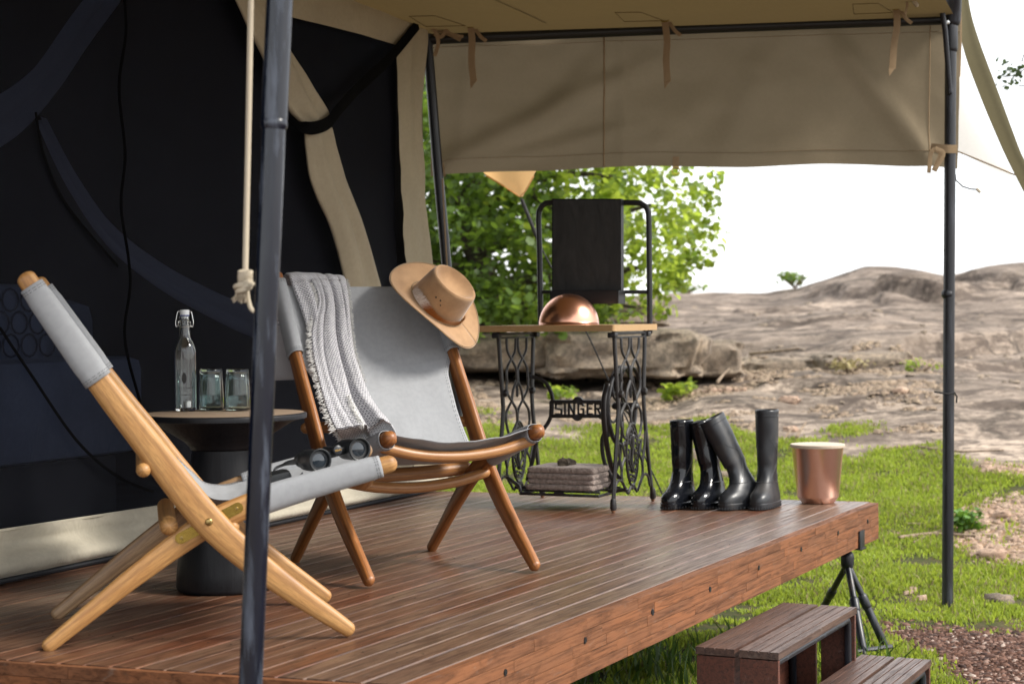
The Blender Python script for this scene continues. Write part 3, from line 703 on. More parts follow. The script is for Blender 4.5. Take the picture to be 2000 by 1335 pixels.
shrub(1340, 574, 31, 100, 20, 60, 'distant tufts on the skyline beside the tree', 'leaf_dark', 1.4)
shrub(1660, 768, 15.6, 120, 26, 90, 'dry weeds growing at the foot of the low slab', 'grass_dry', .7)
shrub(1800, 762, 15.8, 90, 22, 90, 'greenish weeds beside the pale stone at the right slab', 'leaf', .5)
wd = ground_at(1888, 1040)
t_ = thing('weed', 'bright leafy weed growing right of the thin pole', 'plant', wd); m = MB()
for i in range(14):
    a = i * 2.4; rr = .03 + .07 * rnd.random(); m.sweep([wd, wd + V((math.cos(a) * rr * .6, math.sin(a) * rr * .6, .05)), wd + V((math.cos(a) * rr, math.sin(a) * rr, .07 + .05 * rnd.random()))], .002, 4)
m.build('stem', M['leaf'], t_)
leaves([(wd + V((rnd.uniform(-.08, .08), rnd.uniform(-.06, .06), .05 + rnd.random() * .07)), (.03, .03, .02), 9, .8) for _ in range(16)], M['leaf_weed'], 'foliage', t_, .05)
# overhanging twig of a tree outside the right edge
tw = thing('hanging_twig', 'sparse leafy twig hanging in from the right against the sky', 'branch', PY(2060, 120, 11))
m = MB(); 
for L in ([(2070, 60, 11), (2020, 120, 11), (1985, 145, 11), (1962, 150, 11)], [(2060, 90, 11), (2015, 160, 11), (1990, 168, 11)], [(2075, 60, 11), (2010, 95, 11), (1996, 120, 11)]):
    m.sweep(spline([PY(*q) for q in L], 8), .004, 5)
m.build('stem', M['bark'], tw)
leaves([(PY(rnd.uniform(1958, 2045), rnd.uniform(118, 170), 11), (.06, .1, .05), 6, .8) for _ in range(14)], M['leaf_far'], 'foliage', tw, .045)

# ================================================================== deck
deck = thing('deck', 'raised wooden deck with narrow grooved boards and laminated edge', 'deck', DK(2, 1), kind='structure')
RZ = Matrix.Rotation(DA, 4, 'Z'); SH = -.118
def part_at(me, name, parent, loc, rot4):
    o = bpy.data.objects.new(name, me); COL.objects.link(o); o.parent = parent
    o.matrix_parent_inverse = Matrix.Translation(-parent.location); o.matrix_basis = Matrix.Translation(loc) @ rot4; return o
def plankmesh(L, wd_, th, b=.0032):
    prof = [(-wd_ / 2, -th), (-wd_ / 2, -b), (-wd_ / 2 + b, 0), (wd_ / 2 - b * .5, 0), (wd_ / 2, -b * .5), (wd_ / 2, -th)]
    m = MB(); n = len(prof); vs = [(x, p[0], p[1]) for x in (0, L) for p in prof]
    fs = [(k, (k + 1) % n, n + (k + 1) % n, n + k) for k in range(n)] + [tuple(range(n))[::-1], tuple(range(n, 2 * n))]
    me = bpy.data.meshes.new('plank'); me.from_pydata(vs, [], fs)
    bm = __import__('bmesh').new(); bm.from_mesh(me); __import__('bmesh').ops.recalc_face_normals(bm, faces=bm.faces[:]); bm.to_mesh(me); bm.free()
    return me
PW = .0705; pm = plankmesh(4.05, PW - .0024, .024); pm.materials.append(M['plank']); pm1 = plankmesh(4.05, .0835, .024); pm1.materials.append(M['plank'])
for i in range(-1, 28):
    y = .097 + PW * (i + .5) if i >= 0 else .0530
    R4 = RZ @ Matrix.Rotation(math.radians(rnd.uniform(-.7, .7)), 4, 'X')
    part_at(pm if i >= 0 else pm1, 'plank', deck, DK(SH * y + rnd.uniform(-.003, .003), y, rnd.uniform(-.0012, .0006)), R4)
# top strip and laminated front beam made of finger jointed blocks
sk = MB()
def blk(x0, x1, z0, z1, yy, name='lamella'):
    L = x1 - x0; m = MB(); m.box((0, 0, 0), (L - .0012, .04, (z1 - z0) - .001), bev=.0012)
    me = bpy.data.meshes.new(name)
    o = m.build(name, M['lam'], None, smooth=False); o.parent = deck; o.matrix_parent_inverse = Matrix.Translation(-deck.location)
    o.matrix_basis = Matrix.Translation(DK((x0 + x1) / 2, yy, (z0 + z1) / 2)) @ RZ
TH = .152
for c in range(5):
    z1 = -.001 - c * TH / 5; z0 = z1 - TH / 5; x = 0
    while x < 4.04:
        L = rnd.uniform(.18, .62); x1 = min(4.04, x + L)
        if 4.04 - x1 < .08: x1 = 4.04
        blk(x, x1, z0, z1, -.009 + rnd.uniform(-.0006, .0006)); x = x1
for px, py in ((1695, 1018), (1637, 1040), (1565, 1072), (1482, 1108), (1387, 1150), (1275, 1195), (1143, 1249), (987, 1312)):
    c = PLN(px, py, DK(0, -.0300), DY)
    m = MB(); Rr = Matrix((DX, V((0, 0, 1)), -DY)).transposed(); m.lathe([(.0, .0015), (.0085, .0015), (.0085, -.001), (.0115, -.0012)], c, 14, Rr); m.build('bolt_hole_disc', M['black'], deck)  # black disc painting the shade inside a bolt hole
nm_ = MB().lathe([(0, .0006), (.0028, .0005), (.0034, 0)], n=8); nme = nm_.build('screw_head', M['black'])
nmesh = nme.data; bpy.data.objects.remove(nme)
for i in range(28):
    for x_ in (.33, 1.12, 1.93, 2.74, 3.55):
        y_ = .097 + PW * (i + .5) + rnd.uniform(-.006, .006)
        part_at(nmesh, 'screw_head', deck, DK(x_ + SH * y_ + rnd.uniform(-.012, .012), y_, .0006), RZ)
for px, py in ((1320, 1020 + 90), (1262, 1090), (1190, 1080), (1425, 1062), (1003, 1262), (1608, 1016), (1646, 1000)):
    c = P(px, py, .0004); m = MB(); m.lathe([(.0, .0008), (.003, .0006), (.0036, 0)], c, 8); m.build('nail_head', M['black'], deck)
# end boards (near end and far end, slightly out of square)
for x0, nm, mt in ((-.006, 'end_board', 'lam'), (4.055, 'end_board', 'lam')):
    a = DK(x0 + .02 * SH, .012, -.001); b = DK(x0 + SH * 2.05, 2.05, -.001)
    m = MB(); n_ = (b - a).normalized(); ex = V((n_.y, -n_.x, 0)) * (-.02 if x0 < 1 else .02)
    for k in range(5):
        x = 0; Lt = (b - a).length
        while x < Lt:
            x1 = min(Lt, x + rnd.uniform(.2, .6)); zz = -k * TH / 5 - .0005
            q = [a + n_ * (x + .0006) + V((0, 0, zz)), a + n_ * (x1 - .0006) + V((0, 0, zz)), a + n_ * (x1 - .0006) + V((0, 0, zz - TH / 5 + .001)), a + n_ * (x + .0006) + V((0, 0, zz - TH / 5 + .001))]
            mm = MB(); mm.prism(q, ex * rnd.uniform(.95, 1.05)); mm.build('lamella', M['lam'], deck, smooth=False); x = x1
m = MB()
for y in (.25, 1.0, 1.75): m.box(DK(2, y, -.09), (3.9, .05, .12), RZ.to_3x3())
m.build('joist', M['riser'], deck, smooth=False)
# support jack under the far corner
jt = thing('support_jack', 'black steel tripod jack under the far corner of the deck', 'support', P(1680, 1262, GZ))
hd = PLN(1655, 1072, DK(0, .05), DY); hd2 = PLN(1655, 1100, DK(0, .05), DY)
m = MB(); m.sweep([hd + V((0, 0, .02)), hd2 + V((0, 0, -.04))], .016, 12, caps=False); m.sweep([hd2 + V((0, 0, .03)), hd2], .028, 12); m.build('stem', M['blackpost'], jt)
for q in ((1688, 1280), (1729, 1262), (1588, 1222)):
    f_ = P(q[0], q[1], GZ); tp = hd2 + (f_ - hd2) * .06
    md = tp + (f_ - tp) * .42
    MB().sweep([tp, md], .0135, 10).sweep([md, f_], .0165, 10).sweep([md - (f_ - tp).normalized() * .02, md + (f_ - tp).normalized() * .02], .0195, 10).build('leg', M['blackpost'], jt)
MB().sweep([P(1668, 1272, GZ + .02), P(1740, 1262, GZ + .02)], .01, 8).build('brace', M['blackpost'], jt)
bq = PLN(1683, 1053, DK(0, -.034), DY)
m = MB(); m.box(bq, (.075, .006, .075), RZ.to_3x3(), .001); m.box(bq + V((0, 0, -.037)) + DY * .05, (.075, .12, .006), RZ.to_3x3(), .001); m.build('bracket_plate', M['blackpost'], jt)
# ------------------------------------------------------------------ wooden steps
def steps(zt, x0, x1, y0, y1, label, base):
    t_ = thing('step_unit', label, 'step', DK((x0 + x1) / 2, (y0 + y1) / 2, GZ), 'wooden step units at the deck front')
    R3 = RZ.to_3x3(); bw = (y1 - y0 - .014) / 2; th = .022
    for k in range(2):
        yc = y0 + bw / 2 + k * (bw + .014)
        ng = 4; m = MB(); gw = .005; sw = (bw - gw * (ng - 1)) / ng
        prof = []
        for g_ in range(ng):
            ya = -bw / 2 + g_ * (sw + gw); prof += [(ya, 0), (ya + sw, 0)]
            if g_ < ng - 1: prof += [(ya + sw + .0008, -.004), (ya + sw + gw - .0008, -.004)]
        prof = [(-bw / 2, -th)] + prof + [(bw / 2, -th)]
        n = len(prof); L = x1 - x0; vs = [(x, p[0], p[1]) for x in (-L / 2, L / 2) for p in prof]
        fs = [(i, (i + 1) % n, n + (i + 1) % n, n + i) for i in range(n)] + [tuple(range(n))[::-1], tuple(range(n, 2 * n))]
        o = MB().add(vs, fs).build('tread_board', M['tread'], None, smooth=False); o.parent = t_; o.matrix_parent_inverse = Matrix.Translation(-t_.location)
        o.matrix_basis = Matrix.Translation(DK((x0 + x1) / 2, yc, zt)) @ RZ
    hgt = zt - th - .004 - GZ
    for xe in (x0 + .012, x1 - .012):
        for k in range(2):
            yc = y0 + bw / 2 + k * (bw + .014)
            m = MB(); m.box((0, 0, 0), (.018, bw - .004, hgt), bev=.0015); o = m.build('side_board', M['riser'], None, smooth=False)
            o.parent = t_; o.matrix_parent_inverse = Matrix.Translation(-t_.location); o.matrix_basis = Matrix.Translation(DK(xe, yc, GZ + hgt / 2)) @ RZ @ Matrix.Rotation(0, 4, 'Z')
    m = MB(); m.box((0, 0, 0), (x1 - x0 - .06, .018, hgt - .03)); o = m.build('back_board', M['riser'], None, smooth=False)
    for k_, yo in enumerate((y1 - .02,)):
        o.parent = t_; o.matrix_parent_inverse = Matrix.Translation(-t_.location); o.matrix_basis = Matrix.Translation(DK((x0 + x1) / 2, yo, GZ + hgt / 2 - .01)) @ RZ
    fr = MB(); r = .0125
    for yy in (y0 + .022, y1 - .045):
        fr.sweep([DK(x0 + .036, yy, GZ), DK(x0 + .036, yy, zt - th - .028), DK(x0 + .048, yy, zt - th - .016), DK(x1 - .048, yy, zt - th - .016), DK(x1 - .036, yy, zt - th - .028), DK(x1 - .036, yy, GZ)], r, 10)
    fr.build('steel_frame', M['blackpost'], t_)
    return t_
steps(-.20, 1.67, 2.56, -.325, -.065, 'upper wooden step unit with two grooved boards beside the deck', 0)
steps(-.38, 1.75, 2.66, -.555, -.315, 'lower wooden step unit standing in front of the taller one', 0)
st3 = None

# ================================================================== tent
tent = thing('tent', 'safari tent with black insect mesh wall and khaki awning over the deck', 'tent', WL(1.5, 0))
def wgrid(s0, s1, z0, z1, off, ns, nz_, amp=.0, fq=1.5, seed=0., sag=None):
    G = []
    for i in range(nz_ + 1):
        row = []
        for j in range(ns + 1):
            s = lerp(s0, s1, j / ns); z = lerp(z0, z1, i / nz_)
            row.append(WL(s, z, off + amp * fbm(s * fq, z * fq * .7, 3, 1., seed)))
        G.append(row)
    return G
MB().grid(wgrid(-2.6, 2.735, .10, 2.52, -.03, 110, 50, .02, 1.2, 3)).build('mesh_panel', M['mesh'], tent, ang=180)
# corner band
bl = [WPX(x, y, .012) for x, y in ((800, 20), (778, 90), (779, 230), (783, 330), (788, 440), (793, 540), (800, 700), (806, 860), (808, 930))]
br = [WPX(x, y, .012) for x, y in ((835, 30), (836, 60), (823, 200), (828, 300), (832, 400), (846, 530), (858, 680), (874, 840), (887, 945))]
A = spline(bl, 40); B = spline(br, 40)
MB().grid([[A[i].lerp(B[i], k / 10) + WN * .014 * fbm(i * .22, k * .35, 3) for k in range(11)] for i in range(41)]).build('corner_band', M['band'], tent, ang=180)
# gable band above the mesh
tp = [WPX(x, y, .02) for x, y in ((200, -340), (440, -200), (700, -85), (790, -6), (821, 40))]; bt = [WPX(x, y, .02) for x, y in ((200, -130), (440, -10), (568, 33), (700, 66), (779, 90))]
A = spline(tp, 30); B = spline(bt, 30)
MB().grid([[A[i].lerp(B[i], k / 6) + WN * .008 * fbm(i * .3, k * .5, 2) for k in range(7)] for i in range(31)]).build('header_band', M['band'], tent, ang=180)
# skirt
G = []
for i in range(9):
    t_ = i / 8; row = []
    for j in range(101):
        s = lerp(-2.6, 3.24, j / 100); top = lerp(.165, .125, min(1, max(0, s / 3))) if s < 2.9 else lerp(.125, .03, (s - 2.9) / .34)
        off = .006 * math.sin(t_ * 9) + .055 * max(0, math.sin(math.pi * max(0, (t_ - .42) / .58))) ** .8 * (1 if t_ < 1 else 0) + .030 * fbm(s * 3.2, t_ * 2, 4, 1., 5) * math.sin(math.pi * min(1, t_ + .2))
        row.append(WL(s, lerp(top, .016, t_), off + .004 + (.004 if t_ > .95 else 0)))
    G.append(row)
MB().grid(G).build('skirt', M['skirt'], tent, ang=180)
m = MB(); m.sweep([WL(s / 10 - 2.6, .012, .016 + .003 * nz(s * .3, 2)) for s in range(0, 57)], [(.010, .013)] * 57, 8, up=(0, 0, 1)); m.build('base_hem', M['hem'], tent)
m = MB(); m.sweep([WL(s / 10 - 2.6, lerp(.165, .125, max(0, (s / 10 - 2.6) / 3)) - .002, .0) for s in range(0, 54)], [(.005, .003)] * 54, 6, up=(0, 0, 1)); m.build('piping', M['skirt'], tent)
# zipper down the mesh
zp = spline([WPX(x, y, .008) for x, y in ((238, -40), (246, 60), (232, 170), (244, 300), (236, 400), (250, 500), (254, 560), (243, 640), (250, 700), (272, 780), (284, 830), (296, 900))], 60)
m = MB(); m.sweep(zp, [(.0015, .007)] * 61, 6, up=tuple(WN)); m.sweep([p + WN * .003 for p in zp], [(.003, .004)] * 61, 6, up=tuple(WN)); m.build('zip', M['blackstrap'], tent)
for L in ([(0, 640), (60, 730), (150, 860), (230, 930), (300, 960)], [(70, 220), (85, 300), (130, 400), (230, 520)]):
    m = MB(); m.sweep(spline([WPX(x, y, -.006) for x, y in L], 30), [(.002, .006)] * 31, 6, up=tuple(WN)); m.build('seam', M['blackstrap'], tent)
# tied back door flap
def flap(L, name, mt, seed, n=60):
    # L: (left px, right px, py): both edges of the tied canvas bundle as seen on the wall
    a_ = spline([WPX(a, y, .045) for a, b, y in L], n); b_ = spline([WPX(b, y, .045) for a, b, y in L], n); G = []
    for i in range(n + 1):
        row = []; c = (a_[i] + b_[i]) / 2; h = (b_[i] - a_[i]) / 2; hl = h.length
        for k in range(37):
            th = 2 * math.pi * k / 36; u_ = math.cos(th); f = math.sin(th)
            pl_ = .10 * math.sin(u_ * 6 + i * .03 + seed) + .16 * fbm(u_ * 2.2 + seed, i * .05, 3)
            row.append(c + h * u_ + WN * (hl * f * (.22 + (pl_ * .7 if f > 0 else 0))))
        G.append(row)
    return MB().grid(G).build(name, M[mt], tent, ang=180)
flap([(425, 470, -60), (460, 506, 0), (486, 538, 56), (512, 570, 108), (541, 606, 165), (566, 638, 216), (592, 641, 242)], 'rolled_door_flap', 'band', 1.)
flap([(598, 645, 250), (596, 651, 268), (600, 660, 305), (606, 672, 345), (622, 690, 390), (641, 706, 430), (657, 721, 477), (674, 739, 545), (690, 760, 620), (705, 780, 700), (720, 798, 820), (730, 805, 920)], 'rolled_door_flap', 'band', 4.)
m = MB(); sp_ = spline([WPX(x, y, o_) for x, y, o_ in ((816, 48, .03), (760, 115, .045), (700, 172, .06), (660, 216, .085), (641, 240, .085), (614, 250, .10), (592, 248, .08), (566, 234, .03))], 30)
m.sweep(sp_, [(.003, .026)] * 31, 8, up=tuple(WN)); m.build('tie_strap', M['blackstrap'], tent)
# roof sheet
RC = [WL(-3.2, 2.34), PY(812, 74, 8.26), PY(1868, 40, 8.42), DK(-1.2, -.9, 2.28)]
G = []
for i in range(31):
    row = []
    for j in range(31):
        a = i / 30; b = j / 30
        p = RC[0].lerp(RC[1], a).lerp(RC[3].lerp(RC[2], a), b); p.z -= .05 * math.sin(math.pi * a) * math.sin(math.pi * b) + .012 * fbm(a * 6, b * 6, 3) * math.sin(math.pi * min(1, a + .0)) ; row.append(p)
    G.append(row)
MB().grid(G).build('awning_roof', M['roof'], tent, ang=180)
# seams and patches sewn to the roof
def rf(a, b):
    p = RC[0].lerp(RC[1], a).lerp(RC[3].lerp(RC[2], a), b); p.z -= .05 * math.sin(math.pi * a) * math.sin(math.pi * b) + .012 * fbm(a * 6, b * 6, 3) * math.sin(math.pi * a); return p
for b_ in (.10, .45, .86):
    q = [rf(.955, b_ - .035), rf(.955, b_ + .035), rf(.915, b_ + .022), rf(.915, b_ - .022)]
    MB().sweep([p - V((0, 0, .004)) for p in q], .0016, 4, closed=True).build('patch_seam', M['roof'], tent)
MB().sweep([rf(.5 + k / 40, .28) - V((0, 0, .006)) for k in range(19)], (.001, .004), 4).build('roof_seam', M['roof'], tent)
# valance hanging from the beam
def valance():
    tl, tr_, bl_, br_ = PY(838, 66, 8.27), PY(1876, 32, 8.42), PY(842, 346, 8.30), PY(1871, 330, 8.42)
    G = []; U = []
    for i in range(31):
        row = []; ur = []
        for j in range(121):
            a = j / 120; b = i / 30
            bot = bl_.lerp(br_, a); px = 845 + a * 1026
            bot = bot.copy(); bot.z = PY(px, float(np.interp(px, [842, 862, 1000, 1150, 1320, 1500, 1700, 1822, 1871], [346, 344, 335, 327, 326, 324, 322, 323, 330])), bot.y).z
            p = tl.lerp(tr_, a).lerp(bot, b)
            # a few sagging folds
            f = .0
            for (x0, y0, x1, y1, w_, h_) in ((.02, .95, .32, .42, .05, .030), (.02, 1., .33, .75, .03, .012), (.93, .92, .78, .25, .05, .034), (.36, .1, .36, .95, .02, .008), (.08, .1, .05, .9, .04, .014), (.33, .2, .22, .6, .05, .014), (.42, .85, .52, .5, .06, .010), (.62, .3, .55, .9, .07, .012)):
                dx, dy = x1 - x0, (y1 - y0) * .3; L = math.hypot(dx, dy); q = (a - x0, (b - y0) * .3)
                t = (q[0] * dx + q[1] * dy) / L / L; e_ = abs(q[0] * dy - q[1] * dx) / L
                f += h_ * math.exp(-(e_ / w_ * 2.2) ** 2) * math.exp(-max(0, -t) * 8 - max(0, t - 1) * 5) * (1 if 1 else 0)
            p.z += .006 * math.sin(a * 19) * b * b; p.y -= f * 1.5 - .014 * fbm(a * 7, b * 2.5, 3, 1., 8); row.append(p)
        G.append(row)
    return G
vg = valance(); MB().grid(vg).build('valance', M['valance'], tent, ang=180)
def vat(a, b, off=.004):
    p = vg[min(30, int(b * 30 + .5))][min(120, int(a * 120 + .5))].copy(); p.y -= off; return p
m = MB(); m.sweep([vat(j / 60, .90) for j in range(61)], [(.0012, .003)] * 61, 4, up=(0, 0, 1)); m.sweep([vat(j / 60, .11) for j in range(61)], [(.0012, .003)] * 61, 4, up=(0, 0, 1))
m.sweep([vat(.327, j / 20) for j in range(21)], [(.002, .004)] * 21, 4, up=(0, -1, 0)); m.sweep([vat(.945, j / 20) for j in range(21)], [(.0012, .003)] * 21, 4, up=(0, -1, 0)); m.build('stitched_seam', M['strap'], tent)
# webbing straps with rings
def strap(pts, y, w_, name='webbing_strap', th=.0015):
    sp_ = spline([PY(x, q, y + (0 if len(r_) == 0 else r_[0])) for x, q, *r_ in pts], 16); m = MB(); m.sweep(sp_, [(th, w_ / 2)] * 17, 6, up=(0, -1, 0), caps=False); return m.build(name, M['strap'], tent)
for pts, rx, ry in (([(919, 48), (922, 80), (921, 120), (925, 160)], 918, 47), ([(1298, 38), (1303, 80), (1301, 120), (1304, 160)], 1298, 36), ([(1750, 10), (1752, 50), (1746, 90), (1743, 135)], 1749, 12)):
    y = 8.08; strap(pts, y, .036)
    ex, ey = pts[-1][:2]
    a = PY(ex - 7.5, ey - 2, y); b = PY(ex + 7.5, ey - 5, y); c_ = PY(ex - 6, ey + 14, y - .01)
    MB().prism([a, b, c_], (0, .003, 0)).build('strap_end', M['strap'], tent, smooth=False)
    strap([(rx + 8, ry + 6), (rx + 20, ry + 24), (rx + 32, ry + 34)], y + .04, .02)
    c = PY(rx, ry, y - .01); MB().sweep([c + V((.021 * math.cos(k * .3142), 0, .016 * math.sin(k * .3142))) for k in range(21)], .0022, 6).build('d_ring', M['brass'], tent)
c = PY(1320, 333, 8.28); strap([(1320, 306), (1320, 322), (1320, 330)], 8.28, .035); MB().sweep([c + V((.018 * math.cos(k * .3142), 0, .018 * math.sin(k * .3142))) for k in range(21)], .002, 6).build('d_ring', M['brass'], tent)
# knotted ties at the corners
strap([(1870, 291, -.06), (1850, 291, -.06), (1830, 289, -.04), (1818, 288, -.02)], 8.33, .045)
strap([(1826, 290), (1838, 300), (1832, 318), (1824, 334)], 8.24, .030); strap([(1826, 290), (1818, 300), (1816, 318), (1814, 338)], 8.23, .022); strap([(1826, 290), (1842, 296), (1840, 310), (1826, 330)], 8.22, .02)
strap([(835, 45), (850, 48), (868, 42), (872, 55), (862, 72), (848, 66)], 8.1, .022); strap([(838, 50), (850, 62), (856, 85), (849, 110)], 8.08, .02); strap([(845, 58), (870, 64), (900, 78)], 8.12, .022); strap([(848, 60), (862, 52), (880, 66), (905, 72)], 8.1, .016)
strap([(1768, -10), (1772, 10), (1768, 30), (1774, 40)], 7.9, .012); m = MB(); m.sweep([PY(1778, -6, 7.9), PY(1786, 4, 7.9), PY(1790, 10, 7.9)], .011, 8).build('tie_knot', M['cream'], tent)
strap([(1868, -5), (1874, 20), (1875, 80), (1872, 150)], 8.5, .02)
strap([(866, 318), (867, 332), (869, 345)], 8.2, .010)
# interior floor, back and side walls (dark lining) behind the mesh
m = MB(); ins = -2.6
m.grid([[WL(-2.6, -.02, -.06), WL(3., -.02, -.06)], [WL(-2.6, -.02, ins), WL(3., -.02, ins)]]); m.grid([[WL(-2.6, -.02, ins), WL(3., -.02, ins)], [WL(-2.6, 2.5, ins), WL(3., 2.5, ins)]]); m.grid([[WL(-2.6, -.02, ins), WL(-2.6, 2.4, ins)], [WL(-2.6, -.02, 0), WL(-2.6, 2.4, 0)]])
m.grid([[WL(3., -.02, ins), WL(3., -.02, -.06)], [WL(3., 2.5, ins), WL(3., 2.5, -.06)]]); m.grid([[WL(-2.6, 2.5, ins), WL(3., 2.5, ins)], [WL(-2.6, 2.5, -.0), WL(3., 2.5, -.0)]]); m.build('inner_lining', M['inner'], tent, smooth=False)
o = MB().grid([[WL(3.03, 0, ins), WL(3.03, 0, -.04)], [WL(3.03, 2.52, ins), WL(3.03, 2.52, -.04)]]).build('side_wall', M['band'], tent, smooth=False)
MB().grid([[WL(-2.65, 2.53, ins - .1), WL(3.05, 2.53, ins - .1)], [WL(-2.65, 2.53, .0), WL(3.05, 2.53, .0)]]).build('outer_roof', M['band'], tent, smooth=False)
# fly sheet beyond the far post
sl = spline([PY(x, y, 8.75) for x, y in ((1862, -90), (1870, 10), (1880, 90), (1911, 180), (1955, 285), (1982, 341), (2010, 395))], 30)
sr = spline([PY(x, y, 8.7) for x, y in ((1884, -90), (1893, 6), (1911, 75), (1950, 180), (1989, 285), (2001, 312), (2030, 370))], 30)
MB().grid([[sl[i].lerp(sr[i], k / 4) + V((0, -.02 * math.sin(k / 4 * math.pi), 0)) for k in range(5)] for i in range(31)]).build('fly_hem', M['olive'], tent, ang=180)
q0 = PY(1858, -90, 8.95); q1 = PY(1872, 296, 8.95)
MB().grid([[q0.lerp(q1, i / 26 * 1.0).lerp(sl[i] + V((0, .05, 0)), k / 8) for k in range(9)] for i in range(27)]).build('fly_sheet', M['fly'], tent, ang=180)
MB().sweep([PY(1871, 296, 8.93), PY(1925, 318, 8.85), PY(1983, 342, 8.74)], .004, 6).build('fly_edge_cord', M['strap'], tent)
# lit tip of the outer fly showing below the valance
q = [PY(900, 250, 9.2), PY(1090, 250, 9.2), PY(1048, 335, 9.2), PY(1040, 352, 9.2), PY(1024, 380, 9.2), PY(1014, 382, 9.2), PY(985, 362, 9.2), PY(945, 340, 9.2)]
tg = []
for i in range(13):
    a = i / 12; yy = 250 + a * 134; xl = float(np.interp(yy, [250, 335, 350, 365, 380, 384], [880, 940, 964, 990, 1012, 1015])); xr = float(np.interp(yy, [250, 335, 352, 365, 380, 384], [1100, 1046, 1038, 1030, 1024, 1021]))
    tg.append([PY(lerp(xl, xr, k / 8), yy, 9.2 - .25 * math.sin(k / 8 * math.pi) * (1 - a)) for k in range(9)])
MB().grid(tg).build('fly_tip', M['flytip'], tent, ang=180)
MB().sweep([PY(x, y, 9.15) for x, y in ((950, 343), (985, 364), (1015, 384), (1026, 374), (1042, 345))], [(.012, .004)] * 5, 6, up=(0, -1, 0)).build('fly_tip_hem', M['flytip'], tent)

# poles and beam
def pole(pts, r, label, mat, joints=(), name='tent_pole'):
    m = MB(); pts = [V(p) for p in pts]; m.sweep(pts, r, 20, caps=False)
    for (p, a, rr) in joints:
        T = (pts[-1] - pts[0]).normalized(); m.sweep([p - T * a / 2, p + T * a / 2], rr, 20, caps=True, capn=2)
    return tag(m.build(name, M[mat]), label, 'pole')
b0 = PY(487.5, 1380, 3.45); tdir = (PY(546, 0, 3.45) - b0); b00 = b0 + tdir * ((GZ - b0.z) / tdir.z); j1 = PY(535, 243, 3.45)
pole([b00, b0, j1], .0235, 'thick worn blue black steel pole in the foreground standing before the chairs', 'post')
tp1 = PY(549, -60, 3.45); tp1 = j1 + (tp1 - j1) * 2.6
o = MB().sweep([j1 + (j1 - b0).normalized() * .002, tp1], .0262, 20, caps=False).sweep([j1 - (j1 - b0).normalized() * .006, j1 + (j1 - b0).normalized() * .008], .0268, 20, capn=1).build('upper_tube', M['post'], bpy.data.objects['tent_pole'])
pb = P(1850, 1182, GZ); pt = V((pb.x + .012, pb.y, 2.12)); pt = PY(1857, 55, pb.y)
o = pole([pb + V((0, 0, -.1)), pb.lerp(pt, .52), pt], .0265, 'thin black steel pole standing in the lawn at the right', 'blackpost')
po = o
MB().sweep([PY(1855, 180, pb.y - .03), PY(1846, 60, pb.y - .05), PY(1832, -30, pb.y - .1), PY(1820, -120, pb.y - .15)], .013, 10).build('brace', M['blackpost'], po)
MB().sweep([PY(1860, 40, pb.y), PY(1862, 0, pb.y - .02), PY(1856, -50, pb.y - .1)], .04, 12).sweep([PY(1858, 95, pb.y), PY(1858, 30, pb.y)], .031, 12).build('collar', M['blackpost'], po)
MB().sweep([PY(1851, 578, pb.y), PY(1851, 570, pb.y)], .0295, 16, capn=1).build('joint_ring', M['blackpost'], po)
MB().lathe([(0, .006), (.009, .004), (.011, 0)], PY(1851, 44, pb.y - .04), 10, Matrix.Rotation(math.pi / 2, 3, 'X')).build('bolt', M['chrome'], po)
m = MB(); m.sweep([PY(1826, 765, pb.y - .03), PY(1838, 767, pb.y - .035), PY(1852, 769, pb.y - .035), PY(1864, 766, pb.y - .02), PY(1869, 774, pb.y), PY(1868, 785, pb.y)], .004, 6); tag(m.build('twisted_wire', M['cable']), 'twisted dark wire tied round the thin right pole', 'wire')
MB().sweep([PY(1866, 341, 8.4), PY(1867, 352, 8.4), PY(1880, 364, 8.4), PY(1895, 369, 8.4), PY(1909, 370, 8.4)], .0035, 6).build('loose_cord', M['cable'], tent)
MB().sweep([PY(1909, 370, 8.4), PY(1913, 374, 8.4)], .008, 6).build('cord_end', M['cream'], tent)
cb = P(905, 975, 0); pole([V((-.23, 8.3, GZ)), PY(893, 785, 8.25), PY(872, 515, 8.2), PY(855, 330, 8.2), PY(843, 180, 8.2), PY(836, 95, 8.2), PY(833, 40, 8.2)], .0235, 'black steel pole at the far corner of the tent behind the hat', 'blackpost')
o = tag(MB().sweep([PY(820, 78, 8.2), PY(1200, 62, 8.25), PY(1600, 47, 8.3), PY(1862, 38, 8.33)], .0245, 16).build('awning_beam', M['black']), 'black steel tube carrying the awning along the far side', 'beam')
# ropes
def rope(pts, r, label, mat='cream', n=30, name='rope'):
    m = MB(); sp_ = spline(pts, n); m.sweep(sp_, r, 8); return tag(m.build(name, M[mat]), label, 'rope')
rp = rope([PY(494, -200, 3.52), PY(490, 0, 3.52), PY(485, 260, 3.52), (PY(479, 530, 3.52))], .0058, 'pale rope with a wound knot hanging left of the foreground pole')
m = MB()
kc = [PY(479, 530 + i * 3.6, 3.50) for i in range(7)]
for i, c in enumerate(kc): m.sweep([c + V((.0135 * math.cos(k * .628), .0135 * math.sin(k * .628), .002 * math.sin(k * .628 + i))) for k in range(10)], .0023, 6, closed=True)
for dx, y0 in ((-6, 556), (2, 560), (-2, 566)): m.sweep(spline([PY(479 + dx + 12, y0 - 6, 3.49), PY(479 + dx, y0, 3.475), PY(466 + dx, y0 + 3, 3.485), PY(470 + dx, y0 + 9, 3.51)], 10), .005, 7)
m.build('knot', M['cream'], rp)
m = MB()
